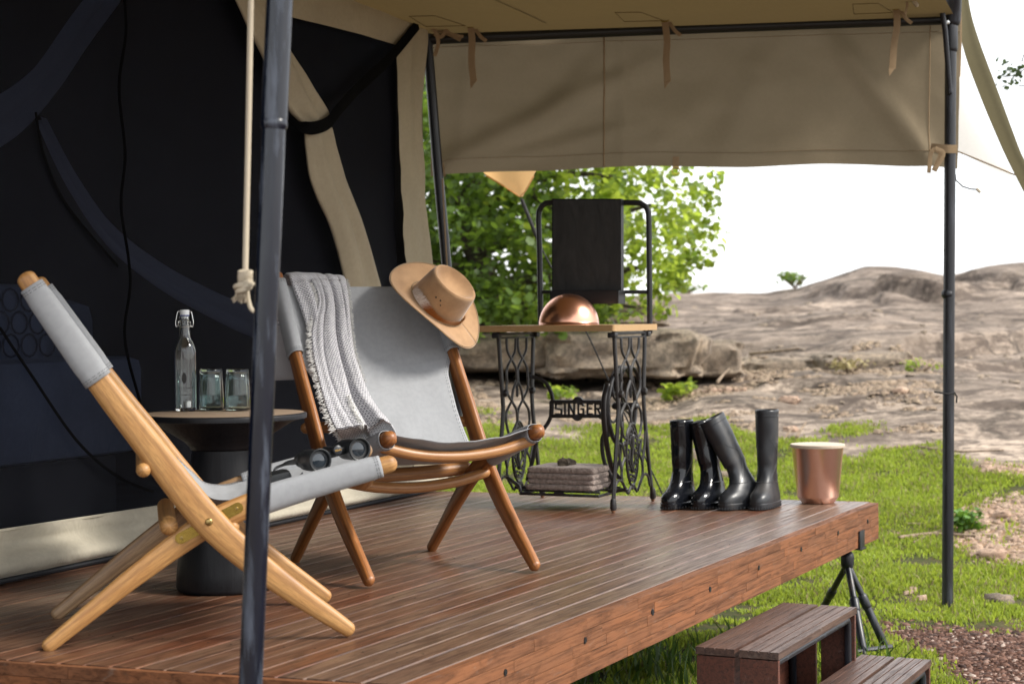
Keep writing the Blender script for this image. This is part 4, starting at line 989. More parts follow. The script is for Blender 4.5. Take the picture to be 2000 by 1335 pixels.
for i in range(34):
    a = rnd.uniform(-1, 1); m.sweep([PY(470 + a * 5, 562, 3.49 + rnd.uniform(-.008, .008)), PY(470 + a * 11, 578, 3.49 + rnd.uniform(-.012, .012)), PY(468 + a * 12 + rnd.uniform(-4, 4), rnd.uniform(582, 592), 3.49)], .0012, 4)
m.build('frayed_end', M['cream'], rp)
MB().sweep(spline([PY(482, 562, 3.50), PY(484, 580, 3.50), PY(489, 600, 3.50), PY(497, 608, 3.5), PY(505, 600, 3.5)], 12), .0045, 7).build('loop', M['cream'], rp)
gr_ = rope([PY(1018, 388, 9.15), PY(1045, 452, 9.1), PY(1055, 480, 9.08), PY(1145, 648, 8.9), PY(1190, 745, 8.8), PY(1292, 960, 8.6), PY(1308, 992, 8.55)], .0042, 'thin dark guy line running down behind the sewing table', 'guy')
MB().sweep([PY(1020, 392, 9.14), PY(1048, 462, 9.1)], .010, 8).build('rope_grip', M['guy'], gr_)
rope([PY(864, 350, 8.12), PY(868, 430, 8.12), PY(876, 560, 8.12), PY(886, 690, 8.12)], .0035, 'thin tan cord hanging beside the far corner pole', 'strap')
# ------------------------------------------------------------------ bed and drapes dimly seen through the mesh
bed = thing('bed', 'bed with pale linen dimly seen through the mesh wall', 'bed', WL(0, 0, -1.2))
R3 = Matrix((WD, -WN, V((0, 0, 1)))).transposed()
def sof(px, py, off): q = WPX(px, py, off) - W0; return q.dot(WD), q.z
se, zb = sof(285, 880, -.5); _, zt_ = sof(150, 700, -.5)
m = MB(); m.box(WL(se - 1.3, (zb + zt_) / 2, -1.05), (2.6, 1.1, zt_ - zb), R3, .05); m.build('blanket', M['bedding'], bed)
m = MB(); m.box(WL(se - 1.25, zb / 2, -1.1), (2.4, 1.0, zb - .02), R3, .02); m.build('bed_base', M['inner'], bed)
sc_, zc_ = sof(40, 640, -.75)
m = MB(); m.box(WL(sc_ - .1, zt_ + .13, -.80), (.50, .14, .30), R3, .05); o = m.build('cushion', M['bedding'], bed)
m = MB()
for i in range(5):
    for j in range(3):
        c = WL(sc_ - .30 + i * .105 + (j % 2) * .05, zt_ + .05 + j * .085, -.722); m.sweep([c + WD * (.046 * math.cos(k * .524)) + V((0, 0, .042 * math.sin(k * .524))) for k in range(12)], .004, 5, closed=True)
m.build('ring_pattern', M['ringprint'], o)
m = MB(); m.box(WL(se + .0, zt_ + .10, -1.2), (.9, .3, .26), R3, .09); m.build('pillow', M['bedding'], bed)
m = MB(); m.box(WL(1.55, .24, -1.2), (.5, .3, .46), R3, .02); tag(m.build('bedside_box', M['inner']), 'dark box beside the bed behind the mesh wall', 'box')
dr = thing('drape', 'pale gathered drape curving down behind the mesh wall', 'drape', WL(.6, 0, -.5))
def ribbon(L, w_, nm, off=-.35, n=40):
    sp_ = spline([WPX(x, y, off) for x, y in L], n); G = []
    for i in range(n + 1):
        T = (sp_[min(i + 1, n)] - sp_[max(i - 1, 0)]).normalized(); S = WN.cross(T).normalized(); ww = interp(i / n, [k / (len(w_) - 1) for k in range(len(w_))], w_)
        G.append([sp_[i] + S * (ww * (k / 6 - .5)) + WN * .02 * math.sin(k * 1.9) for k in range(7)])
    return MB().grid(G).build(nm, M['drape'], dr, ang=180)
ribbon([(80, 235), (140, 350), (220, 460), (320, 540), (430, 600), (520, 640), (600, 690)], [.05, .08, .10, .11, .12, .14, .14], 'drape_fold')
ribbon([(-60, 270), (20, 225), (90, 160), (160, 60), (220, -20)], [.16, .15, .12, .12, .12], 'drape_fold')

# ================================================================== folding sling chairs
BK = [(-.03, .904), (.143, .645), (.265, .478), (.330, .388), (.396, .305), (.475, .226), (.585, .135), (.738, .022)]
BKW = [.024, .031, .036, .038, .039, .036, .030, .019]
ST = [(.008, .010), (.121, .098), (.214, .170), (.337, .258), (.405, .298), (.514, .343), (.693, .393), (.850, .431)]
STW = [.018, .022, .026, .031, .033, .030, .026, .022]
def make_chair(pose, kb, ob, ks, os_, kz, Wb, Ws, label, mats, topz=(0, 0)):
    x0, y0, a = pose; S = V((math.cos(a), math.sin(a), 0)); L = V((-math.sin(a), math.cos(a), 0)); O = V((x0, y0, 0))
    def C(s, w_, z): return O + S * s + L * w_ + V((0, 0, z))
    t_ = thing('sling_chair', label, 'chair', O + S * .35, 'folding sling chairs on the deck')
    fb = lambda s: s * kb + ob
    fs_ = lambda s: s * ks + os_
    mb_, ms_, mc = mats
    for sg in (-1, 1):
        w_ = sg * Wb / 2
        pts = [(fb(s), z * kz) for s, z in BK]
        pth = spline([C(s, w_, z) for s, z in pts], 36); ww = [interp(i / 36 * 7, range(8), BKW) for i in range(37)]
        bb = MB().sweep(pth, [(r, .0165) for r in ww], 20, up=tuple(S.cross(L).cross(L) * -1 if 0 else V((S.x * .75, S.y * .75, .66))), e=.72, capn=5).build('back_beam', mb_, t_)
        w2 = sg * Ws / 2
        pth2 = spline([C(fs_(s), w2, z * kz) for s, z in ST], 36); w22 = [interp(i / 36 * 7, range(8), STW) for i in range(37)]
        sb = MB().sweep(pth2, [(r, .0155 + .006 * max(0, (i - 24) / 12)) for i, r in enumerate(w22)], 20, up=(0, 0, 1), e=.74, capn=5).build('seat_beam', ms_[0 if sg < 0 else 1], t_)
        # brass plates either side of the crossing, on the seat beam's outer face
        c = C(fs_(.398), w2, .2985 * kz); dr_ = (C(fs_(.514), w2, .343 * kz) - C(fs_(.30), w2, .236 * kz)).normalized()
        nrm = L * sg; up_ = nrm.cross(dr_)
        out = [];
        for k in range(24):
            th = 2 * math.pi * k / 24; cx = .078 if math.cos(th) > 0 else -.078; out.append(c + nrm * .0150 + dr_ * (cx + .014 * math.cos(th)) + up_ * .014 * math.sin(th))
        MB().prism(out, nrm * .0022).build('brass_plate', M['brass'], sb, smooth=False)
        for q in (-.076, .076): MB().lathe([(0, .0012), (.004, .0008), (.0045, 0)], c + nrm * .0172 + dr_ * q, 10, Matrix((dr_, up_, nrm)).transposed()).build('screw', M['screw'], sb)
        cpos = C(fb(.396), w_, .3045 * kz) + nrm * .0165
        m = MB(); Rm_ = Matrix((dr_, up_, nrm)).transposed(); m.lathe([(0, .004), (.006, .0035), (.0085, .0018), (.0095, 0)], cpos, 16, Rm_); m.box(cpos + nrm * .0042, (.013, .0016, .0012), Rm_); m.build('pivot_bolt', M['screw'], bb)
    def bar(s, z, w_, bow, r, nm='crossbar', off=0., over=0.):
        h = w_ / 2 + over; pth = spline([C(s, -h, z), C(s, -h * .55, z - bow * .72), C(s, 0, z - bow), C(s, h * .55, z - bow * .72), C(s, h, z)], 20)
        MB().sweep(pth, r, 14).build(nm, mc, t_)
    bar(fb(.240), .436 * kz, Wb, .0, .0185, over=.006)
    bar(fb(.300), .292 * kz, Ws, .010, .023, over=.0)
    bar(fs_(.800), .402 * kz, Ws, .038, .0175)
    bar(fs_(.455), .285 * kz, Ws, .034, .018)
    # sling: rows (s, z, half width, sag, beam side: 0 back, 1 seat)
    rows = [(-.013, .878, Wb / 2, .010), (.03, .812, Wb / 2, .018), (.09, .722, Wb / 2, .024), (.136, .655, Wb / 2 - .002, .026), (.155, .628, Wb / 2 - .016, .026), (.18, .592, Wb / 2 - .036, .025),
            (.228, .548, Wb / 2 - .048, .022), (.285, .478, Wb / 2 - .054, .018), (.336, .422, Wb / 2 - .056, .016), (.375, .384, Wb / 2 - .056, .018), (.405, .357, Wb / 2 - .055, .022), (.445, .350, Ws / 2 - .034, .024),
            (.48, .352, Ws / 2 - .020, .030), (.515, .360, Ws / 2 - .004, .036), (.55, .370, Ws / 2, .042), (.66, .400, Ws / 2, .048), (.76, .426, Ws / 2, .046), (.832, .444, Ws / 2, .036)]
    pts = []
    for i, (s, z, h, sag) in enumerate(rows):
        ss = fb(s) if i < 8 else (fb(s) * (11 - i) / 4 + fs_(s) * (i - 7) / 4 if i < 11 else fs_(s)); pts.append((ss, z * kz, h, sag))
    N = 80; P3 = spline([C(p[0], 0, p[1]) for p in pts], N); m_ = len(pts) - 1
    hw = [interp(i / N * m_, range(m_ + 1), [p[2] for p in pts]) for i in range(N + 1)]; sg_ = [interp(i / N * m_, range(m_ + 1), [p[3] for p in pts]) for i in range(N + 1)]
    G = []; U = []; ln = 0
    for i in range(N + 1):
        T = (P3[min(i + 1, N)] - P3[max(i - 1, 0)]).normalized(); D = L.cross(T); D = -D if (i < N * .4 and D.dot(S) > 0) or (i >= N * .4 and D.z > 0) else D
        if i: ln += (P3[i] - P3[i - 1]).length
        G.append([P3[i] + L * (hw[i] * q) + D * (sg_[i] * (1 - q * q) + .0035 * fbm(i * .09, q * 2 + a, 3) * (1 - q ** 4) * 2) for q in [k / 14 - 1 for k in range(29)]])
        U.append([(ln, hw[i] * (k / 14 - 1)) for k in range(29)])
    sl_ = MB().grid(G, uvs=U).build('sling', M['sling'], t_, ang=180, solid=.0022)
    # seams: double rows of stitches along the sling edges
    m = MB()
    for off in (.006, .012):
        for sd in (0, 1):
            for i in range(4, N - 3):
                if i % 1 == 0:
                    a_, b_ = G[i], G[i + 1]; q0 = (a_[1] - a_[0]).normalized() if sd == 0 else (a_[-2] - a_[-1]).normalized()
                    A = (a_[0] if sd == 0 else a_[-1]) + q0 * off; B = (b_[0] if sd == 0 else b_[-1]) + q0 * off
                    nn = (B - A).cross(q0).normalized(); nn = nn if nn.dot(S) + nn.z > 0 else -nn
                    m.add([A + nn * .0016, A.lerp(B, .6) + nn * .0016, A.lerp(B, .6) + nn * .0016 + q0 * .0011, A + nn * .0016 + q0 * .0011], [(0, 1, 2, 3)])
    m.build('stitching', M['rubber'], sl_, smooth=False)
    # sleeves round the beams
    for sg in (-1, 1):
        for lst, f, w_, s0, s1, wl in ((BK, fb, sg * Wb / 2, .10, .99, BKW), (ST, fs_, sg * Ws / 2, 4.98, 6.86, STW)):
            if lst is BK: k0, k1 = .13, .97
            else: k0, k1 = 5.0, 6.84
            sp7 = spline([C(f(s), w_, z * kz) for s, z in lst], 140); i0, i1 = int(k0 * 20), int(k1 * 20)
            seg = sp7[i0:i1 + 1]; wr = [interp(i / 20, range(8), wl) for i in range(i0, i1 + 1)]; ex = .0155 + .006 * (0 if lst is BK else .6)
            upv = V((S.x * .75, S.y * .75, .66)) if lst is BK else V((0, 0, 1))
            m = MB(); m.sweep(seg, [(r + .0035 + (.0025 if 2 < j < len(wr) - 3 else .001), ex + .0065) for j, r in enumerate(wr)], 20, up=tuple(upv), e=.78, caps=False)
            m.f.pop(); m.uv.pop(); m.m.pop(); m.f.pop(); m.uv.pop(); m.m.pop()
            so_ = m.build('sleeve', M['sling'], t_, ang=60, solid=.0018)
            m = MB()
            for ei, dr__ in ((0, 1), (len(seg) - 1, -1)):
                for rr in (1, 2):
                    j = ei + dr__ * 0; c0 = seg[ei].lerp(seg[ei + dr__], .0); T = (seg[ei + dr__] - seg[ei]).normalized(); c0 = seg[ei] + T * (.006 * rr + .002)
                    b_ = T.cross(upv).normalized(); n_ = b_.cross(T).normalized()
                    for k in range(22):
                        t0, t1 = k * 2 * math.pi / 22, (k + .6) * 2 * math.pi / 22
                        def el(t, e_=.78): return c0 + n_ * ((wr[ei] + .0072) * math.copysign(abs(math.cos(t)) ** e_, math.cos(t))) + b_ * ((ex + .0085) * math.copysign(abs(math.sin(t)) ** e_, math.sin(t)))
                        A, B = el(t0), el(t1); m.add([A, B, B + T * .0011, A + T * .0011], [(0, 1, 2, 3)])
            m.build('stitching', M['rubber'], so_, smooth=False)
    return t_, C, pts, L, S
ch1, C1, _, _, _ = make_chair((-1.197, 4.523, .211), 1., 0., 1., 0., 1., .540, .479, 'light teak folding chair with grey canvas sling seen side on at the left',
                              (M['teak_light'], (M['teak_light'], M['teak_grey']), M['teak_light']))
ch2, C2, rows2, L2, S2 = make_chair((-.501, 5.927, -1.055), .905, -.025, .868, -.012, 1.04, .571, .505, 'darker oiled teak folding chair with throw and hat, facing the camera',
                                    (M['teak_dark'], (M['teak_dark'], M['teak_dark']), M['teak_bar']))
# ------------------------------------------------------------------ throw over the rear chair
PR = [(C2(p[0], 0, p[1]), p[2]) for p in rows2]
def hit(px, py, off):
    d = ray(px, py); best = None
    for i in range(len(PR) - 1):
        A, B = PR[i][0], PR[i + 1][0]; T = (B - A); n_ = T.cross(L2).normalized(); n_ = n_ if n_.dot(S2) + n_.z > 0 else -n_
        t_ = ((A + n_ * off - CAM).dot(n_)) / d.dot(n_); Q = CAM + d * t_; k = (Q - A).dot(T) / T.length_squared
        if -.05 <= k <= 1.05 and t_ > 0:
            if best is None or t_ < best[0]: best = (t_, Q)
    if best is None:
        A, B = PR[0][0], PR[3][0]; n_ = (B - A).cross(L2).normalized(); t_ = ((A - CAM).dot(n_)) / d.dot(n_); return CAM + d * t_ - S2 * 0
    return best[1]
thr = thing('throw_blanket', 'grey woven throw with pale fringe draped down the rear chair', 'blanket', C2(.1, -.1, .6))
nS = (S2 * .8 + V((0, 0, .6))).normalized()
def layer(LE, RE_, off, fold, w_, nm, over=True, n1=90, n2=60, h_=.62):
    ls = spline([V((x, y, 0)) for x, y in LE], n1); rs = spline([V((x, y, 0)) for x, y in RE_], n1); G = []; U = []
    for i in range(n1 + 1):
        v_ = i / n1; row = []; ur = []
        for k in range(n2 + 1):
            q = k / n2; p = ls[i].lerp(rs[i], q); Q = hit(p.x, p.y, off + (.022 * sstep(.8, .95, v_) if n1 > 60 else 0))
            row.append(Q + nS * (fold(v_, q) * min(1, .3 + v_ * 4) + (.004 if 0 < k < n2 else -.004))); ur.append((q * w_ + .02 * math.sin(v_ * 6), v_ * h_))
        G.append(row); U.append(ur)
    back = [[p - S2 * dn + V((0, 0, dz)) for p in G[0]] for dz, dn in ((-.16, .085), (-.10, .085), (-.05, .08), (-.015, .075), (.004, .062), (.012, .035), (.008, .012))] if over else []
    U = [[(q[0], -.3 + .04 * j) for q in U[0]] for j in range(len(back))] + U
    MB().grid(back + G, uvs=U).build(nm, M['throw'], thr, ang=180, solid=.004); return G
def g_(x, c, s): return math.exp(-((x - c) / s) ** 2)
LA = [(566, 541), (573, 562), (588, 600), (598, 630), (606, 660), (612, 700)]; RA = [(625, 541), (632, 562), (634, 600), (634, 640), (634, 670), (636, 700)]
GA = layer(LA, RA, .010, lambda v, q: .012 * g_(q, .35 + .3 * v, .16) + .004 * fbm(q * 3, v * 3, 2), .12, 'cloth', True, 50, 30, .30)
LE = [(604, 541), (616, 562), (622, 590), (614, 622), (609, 650), (611, 690), (620, 735), (632, 780), (648, 822), (668, 852), (692, 868)]
RE_ = [(674, 546), (678, 570), (682, 612), (686, 650), (692, 690), (702, 726), (716, 764), (737, 798), (757, 822), (771, 842), (772, 850)]
def foldB(v, q):
    c1 = .50 + .18 * min(1, v / .55) - .22 * max(0, v - .55)          # main crease wandering down the cloth
    f = -.018 * g_(q, c1, .05) + .010 * g_(q, c1 + .14, .14) + .010 * g_(q, c1 - .20, .16)
    f += .006 * g_(q, .9, .07) - .009 * g_(q, .80 + .05 * math.sin(v * 4), .03) * (1 - v) * sstep(.5, .1, v)
    f += sstep(.5, .8, v) * (.020 * g_(q, .78, .09) - .014 * g_(q, .62 - .1 * (v - .5), .03))
    f += .005 * g_(q, .12 + .10 * v, .05) - .005 * g_(q, .20 + .12 * v, .025)
    return f + .006 * fbm(q * 4, v * 4, 3)
G = layer(LE, RE_, .022, foldB, .24, 'cloth')
MB().grid([[C2(-.04, -.335 + .10 * j / 6 - .02 * math.sin(j), .80 - .20 * i / 10 + (.0 if i else .05)) for j in range(7)] for i in range(11)], uvs=[[(j * .03, i * .03) for j in range(7)] for i in range(11)]).build('cloth_back', M['throw'], thr, ang=180, solid=.006)
m = MB()
def tuft(p, d, l):
    for _ in range(4):
        e_ = V((rnd.uniform(-1, 1), rnd.uniform(-1, .2), rnd.uniform(-1, 1))) * l * .55
        m.sweep([p, p + d * l * .5 + e_ * .25, p + d * l + e_], [.0012, .001, .0006], 4, caps=False)
for i in range(5, 91):
    for r_ in range(2): p = G[i][0].lerp(G[min(90, i + 1)][0], rnd.random()) + nS * .004; tuft(p, V((-.8, -.2, -.3)), .016)
for i in range(0, 50):
    for r_ in range(2): p = G[i][-1].lerp(G[min(90, i + 1)][-1], rnd.random()) + nS * .003; tuft(p, V((.8, -.3, -.2)), .011)
for i in range(60, 91):
    for r_ in range(3): p = G[i][int(32 - (i - 60) * .2)] + nS * .008; tuft(p, V((-.6, -.5, -.5)), .016)
for k in range(0, 36, 1): p = G[-1][k]; tuft(p, V((-.2, -.3, -.9)), .013)
m.build('fringe', M['fringe'], thr, smooth=False)
# ------------------------------------------------------------------ hat on the rear chair's corner
maj = V((.775, .10, -.625)).normalized()
hA = V((.52, -.52, .66)); hA = (hA - maj * hA.dot(maj)).normalized(); hB = hA.cross(maj).normalized()
hc = PY(853, 594, 5.94); hat = thing('hat', 'tan suede brimmed hat with fur band hung on the rear chair', 'hat', hc)
HR = Matrix((maj, hB, hA)).transposed()
def hp(x, y, z): return hc + HR @ V((x, y, z))
NC = 64
def crown_ring(rx, ry, z, dent=0., pinch=0.):
    o_ = []
    for k in range(NC):
        t_ = 2 * math.pi * k / NC; x = rx * math.cos(t_); y = ry * math.sin(t_)
        y *= 1 - pinch * max(0, math.cos(t_)) ** 2
        o_.append(hp(x, y, z - dent * (1 - abs(math.sin(t_))) ))
    return o_
rings = []
prf = [(1.0, 0), (.985, .012), (.965, .035), (.93, .065), (.90, .090), (.875, .106), (.845, .114), (.80, .116), (.74, .111), (.64, .100), (.48, .090), (.28, .085), (.06, .083)]
for k_, z in prf: rings.append(crown_ring(.098 * k_, .080 * k_, z + (.008 if z > .06 else 0) * 0, .0, .18 * min(1, z / .08)))
m = MB(); vs = [p for r in rings for p in r]; fs = [(i * NC + k, i * NC + (k + 1) % NC, (i + 1) * NC + (k + 1) % NC, (i + 1) * NC + k) for i in range(len(rings) - 1) for k in range(NC)] + [tuple((len(rings) - 1) * NC + k for k in range(NC))]
m.add(vs, fs).build('crown', M['suede'], hat, ang=70)
G = []
for i in range(15):
    a_ = i / 14; row = []
    for k in range(NC + 1):
        t_ = 2 * math.pi * k / NC; rx = lerp(.094, .188, a_); ry = lerp(.077, .160, a_)
        z = a_ ** 1.7 * (.034 * math.sin(t_) ** 2 + .000) - .030 * a_ ** 1.5 * math.cos(t_) ** 2 * (1 if math.cos(t_) > 0 else .25) + .0025 * math.sin(3 * t_ + 1) * a_
        row.append(hp(rx * math.cos(t_), ry * math.sin(t_), z))
    G.append(row)
MB().grid(G).build('brim', M['suede'], hat, ang=180, solid=.0035)
m = MB()
for rad_ in (.955, .975):
    pr_ = [G[13][k].lerp(G[14][k], (rad_ - .93) / .07) + hA * .0026 for k in range(NC)]; m.sweep(pr_, .0007, 4, closed=True)
m.build('brim_stitching', M['strap'], hat)
m = MB(); U_ = []
bnd = [[hp(.1005 * (1 + .02) * math.cos(t_), .0825 * 1.02 * math.sin(t_), z) for t_ in [2 * math.pi * k / 96 for k in range(97)]] for z in (.000, .004)]
m.sweep([hp(.104 * math.cos(2 * math.pi * k / 64), .0855 * math.sin(2 * math.pi * k / 64), .003) for k in range(64)], .0022, 6, closed=True); m.build('cord', M['strap'], hat)
m = MB()
for i in range(2600):
    q = rnd.random(); t_ = math.pi + .42 + q * (math.pi - .25)     # near side from the back to the front of the hat
    h = (.044 + .014 * math.sin(q * 9)) * rnd.uniform(.3, 1) * (1 - .5 * q)
    b_ = hp(.1015 * math.cos(t_), .0832 * math.sin(t_), rnd.uniform(.002, .012)); t2 = t_ + .14 + rnd.uniform(-.10, .10); e_ = hp(.0995 * math.cos(t2), .0815 * math.sin(t2), .006 + h * .75) + (hp(math.cos(t2), math.sin(t2), 0) - hc).normalized() * .006 * rnd.random()
    ww = (hp(-math.sin(t_), math.cos(t_), 0) - hc).normalized() * .0009
    o0 = (hp(math.cos(t_), math.sin(t_), 0) - hc).normalized() * .0015
    m.add([b_ - ww + o0, b_ + ww + o0, e_ + ww * .3 + o0, e_ - ww * .3 + o0], [(0, 1, 2, 3)], [((q, 0), (q, 0), (q, 1), (q, 1))])
m.build('fur_band', M['fur'], hat, smooth=False, fix=False)
for x_, z_ in ((-.022, .066), (-.004, .068), (.006, .054)):
    rr = .0935; yy = -.0755 * math.sqrt(max(0, 1 - (x_ / .092) ** 2)); c = hp(x_, yy + .001, z_)
    MB().lathe([(0, .0016), (.0026, .0012), (.003, -.001)], c, 10, Matrix((maj, hA, -hB)).transposed()).build('eyelet', M['black'], hat)
# ------------------------------------------------------------------ binoculars on the near chair
e1, e2 = PY(626, 899, 4.56), PY(703, 877, 4.62); bx = (e2 - e1).normalized()
ax = V((.64, -.74, .08)); ax = (ax - bx * ax.dot(bx)).normalized(); bz = ax.cross(bx); bz = bz if bz.z > 0 else -bz
bino = thing('binoculars', 'black rubber binoculars lying on the near chair seat', 'binoculars', (e1 + e2) / 2)
RB = Matrix((bx, bz, ax)).transposed()
for c in (e1, e2):
    m = MB(); m.lathe([(.0, -.126), (.019, -.126), (.0205, -.12), (.0205, -.104), (.018, -.10), (.021, -.094), (.0275, -.085), (.029, -.05), (.0285, -.035), (.030, -.012), (.0315, -.006), (.0315, 0), (.0295, .0015), (.0268, .0005), (.0250, -.006), (.0235, -.014), (.0, -.014)], c, 30, RB)
    tb_ = m.build('barrel', M['binoc'], bino)
    MB().lathe([(.021, -.0115), (.020, -.0095), (.012, -.0065), (0, -.0055)], c, 26, RB).build('lens', M['lens'], tb_)
    MB().lathe([(.0245, -.009), (.0225, -.0118), (.0212, -.0118)], c, 26, RB).build('lens_ring', M['rubber'], tb_)
mid = (e1 + e2) / 2
m = MB(); m.sweep([mid - ax * .085 + bz * .012, mid - ax * .02 + bz * .012], .0105, 16); m.box(mid - ax * .048 + bz * .004, (.07, .020, .040), RB, .004); m.build('hinge', M['binoc'], bino)
hp_ = mid + bz * .013 - ax * .008
MB().lathe([(.0125, -.012), (.0125, 0), (.0112, .001), (0, .001)], hp_, 22, RB).build('hinge_cap', M['rubber'], bino)
def text(s, size, mat_, name, parent, Mx, align='CENTER', ext=.0002, sp_=1.):
    cu = bpy.data.curves.new(name, 'FONT'); cu.body = s; cu.size = size; cu.align_x = align; cu.align_y = 'CENTER'; cu.extrude = ext; cu.space_character = sp_; cu.resolution_u = 2
    to = bpy.data.objects.new('tmp', cu); me = bpy.data.meshes.new_from_object(to); bpy.data.objects.remove(to); me.materials.clear(); me.materials.append(mat_)
    me.transform(Mx); o_ = bpy.data.objects.new(name, me); COL.objects.link(o_); o_.parent = parent
    if parent.type == 'EMPTY': o_.matrix_parent_inverse = Matrix.Translation(-parent.location)
    return o_
def M4(c, x, y, z): return Matrix(((x.x, y.x, z.x, c.x), (x.y, y.y, z.y, c.y), (x.z, y.z, z.z, c.z), (0, 0, 0, 1)))
text('Nikon', .0075, M['gold'], 'lettering', bino, M4(hp_ + ax * .0016, bx, bz, ax))
m = MB(); sp_ = spline([mid - ax * .09 - bx * .05, PY(560, 905, 4.75), PY(535, 918, 4.72), PY(548, 938, 4.66), PY(572, 940, 4.66), PY(590, 925, 4.68)], 30); m.sweep(sp_, [(.009, .0022)] * 31, 8, up=(.2, -.8, .5)); m.build('neck_strap', M['rubber'], bino)
m = MB(); cs = PY(540, 936, 4.62); m.box(cs, (.075, .09, .042), Matrix.Rotation(.25, 3, 'Z') @ Matrix.Rotation(-.2, 3, 'Y'), .014); tag(m.build('binocular_case', M['binoc']), 'small black leather case beside the binoculars', 'case')
# ------------------------------------------------------------------ round side table, bottle, glasses
tcx = V((-.87, 5.24, 0)); tz = .80 - 0; tz = PY(435, 806, 5.24).z; tcx.x = PY(436, 806, 5.24).x
st = thing('side_table', 'round burnt black wooden pedestal table with a pale worn top', 'table', tcx)
n = 96
m = MB(); rim = [.246 * (1 + .012 * math.sin(3 * k / n * 6.283) + .006 * nz(k * .3, 1)) for k in range(n)]
vs = []; 
for sc_, z in ((0.001, 0), (.97, 0), (.995, -.002), (1, -.006), (.995, -.017), (.94, -.020)):
    for k in range(n): t_ = 6.28318 * k / n; vs.append(tcx + V((rim[k] * sc_ * math.cos(t_), rim[k] * sc_ * math.sin(t_), tz + z)))
fs = [(i * n + k, i * n + (k + 1) % n, (i + 1) * n + (k + 1) % n, (i + 1) * n + k) for i in range(5) for k in range(n)]
m.add(vs, fs); m.m = [0 if i < n * 1 else 1 for i in range(len(m.f))]; m.build('table_top', [M['tabletop'], M['burnt']], st, ang=60)
MB().lathe([(0, tz - .019), (.225, tz - .019), (.20, tz - .030), (.155, tz - .058), (.118, tz - .082), (.100, tz - .100), (.096, tz - .108)], tcx, 64).build('bowl_underside', M['burnt'], st, ang=70)
MB().lathe([(.0935, tz - .106), (.096, tz - .14), (.100, tz - .18), (.100, tz - .24), (.104, tz - .30), (.112, tz - .33), (.124, .14), (.136, .10), (.142, .06), (.145, .012), (.140, .001), (0, .0005)], tcx, 64).build('pedestal', M['burnt'], st, ang=70)
def on_table(px, py): return P(px, py, tz)
bp_ = on_table(363, 803.0); bot = thing('bottle', 'clear swing top glass bottle with black leaf logo on the side table', 'bottle', bp_)
RR = .0325; s_ = 1.0
prof = [(0, .004), (.024, .004), (RR * .94, .001), (RR, .006), (RR, .172), (RR * .985, .183), (RR * .90, .197), (RR * .74, .209), (RR * .57, .219), (RR * .49, .229), (.0145, .262), (.0135, .268), (.0150, .270), (.0150, .275), (.0138, .277), (.0138, .283), (.0150, .285), (.0150, .290), (.0125, .2915), (.0098, .2915), (.0098, .262), (.0120, .235), (RR * .48, .220), (RR * .66, .208), (RR * .82, .196), (RR * .915, .183), (RR * .93, .172), (RR * .93, .012), (.020, .009), (0, .011)]
MB().lathe(prof, bp_, 48).build('glass_body', M['glass'], bot, ang=50)
MB().lathe([(0, .283), (.0095, .283), (.0095, .292), (.0142, .293), (.0146, .306), (.013, .3085), (0, .309)], bp_, 28).build('stopper', M['white'], bot)
MB().lathe([(.0145, .2895), (.0150, .2915), (.0138, .2935), (.010, .2935)], bp_, 28).build('seal', M['blueseal'], bot)
m = MB()
for sx_ in (-1, 1):
    m.sweep(spline([bp_ + V((sx_ * .0135, -.001, .303)), bp_ + V((sx_ * .020, -.002, .303)), bp_ + V((sx_ * .0235, -.003, .290)), bp_ + V((sx_ * .027, -.004, .268)), bp_ + V((sx_ * .024, -.004, .256)), bp_ + V((sx_ * .019, -.006, .262)), bp_ + V((sx_ * .018, -.008, .272)), bp_ + V((sx_ * .0145, -.004, .276))], 24), .0013, 6)
m.sweep(spline([bp_ + V((-.024, -.004, .258)), bp_ + V((-.014, -.014, .258)), bp_ + V((0, -.018, .256)), bp_ + V((.014, -.014, .258)), bp_ + V((.024, -.004, .258))], 18), .0013, 6); m.build('wire_bail', M['chrome'], bot)
def on_bottle(u_, z, r=RR + .0007): a_ = -math.pi / 2 + u_ / r; return bp_ + V((r * math.cos(a_), r * math.sin(a_), z))
m = MB(); pr_ = []
for k in range(24):
    t_ = k / 24 * 2 * math.pi; pr_.append(on_bottle(.0075 * math.sin(t_) * abs(math.sin(t_)) ** .3 + .002, .102 + .017 * math.cos(t_)))
m.add(pr_, [tuple(range(24))]).build('leaf_emblem', M['ink'], bot, smooth=False)
def wraptext(s, size, z, name, sp_=1.2):
    o_ = text(s, size, M['ink'], name, bot, Matrix.Identity(4), ext=0, sp_=sp_)
    for v_ in o_.data.vertices: q = on_bottle(v_.co.x + .002, z + v_.co.y); v_.co = q
wraptext('SANCTUARY', .0088, .072, 'lettering', 1.35); wraptext('RETREATS', .0048, .063, 'lettering', 1.5)
m = MB(); x_ = -.018
while x_ < .019:
    l = rnd.uniform(.0008, .0022); 
    if rnd.random() > .16: m.add([on_bottle(x_, .0505), on_bottle(x_ + l, .0505), on_bottle(x_ + l, .0535), on_bottle(x_, .0535)], [(0, 1, 2, 3)])
    x_ += l + .0009
m.build('small_print', M['ink'], bot, smooth=False)
MB().box(bp_ + V((.009, -.004, .024)), (.014, .012, .02), Matrix.Rotation(.5, 3, 'Z'), .004).build('pebble', M['white'], bot)
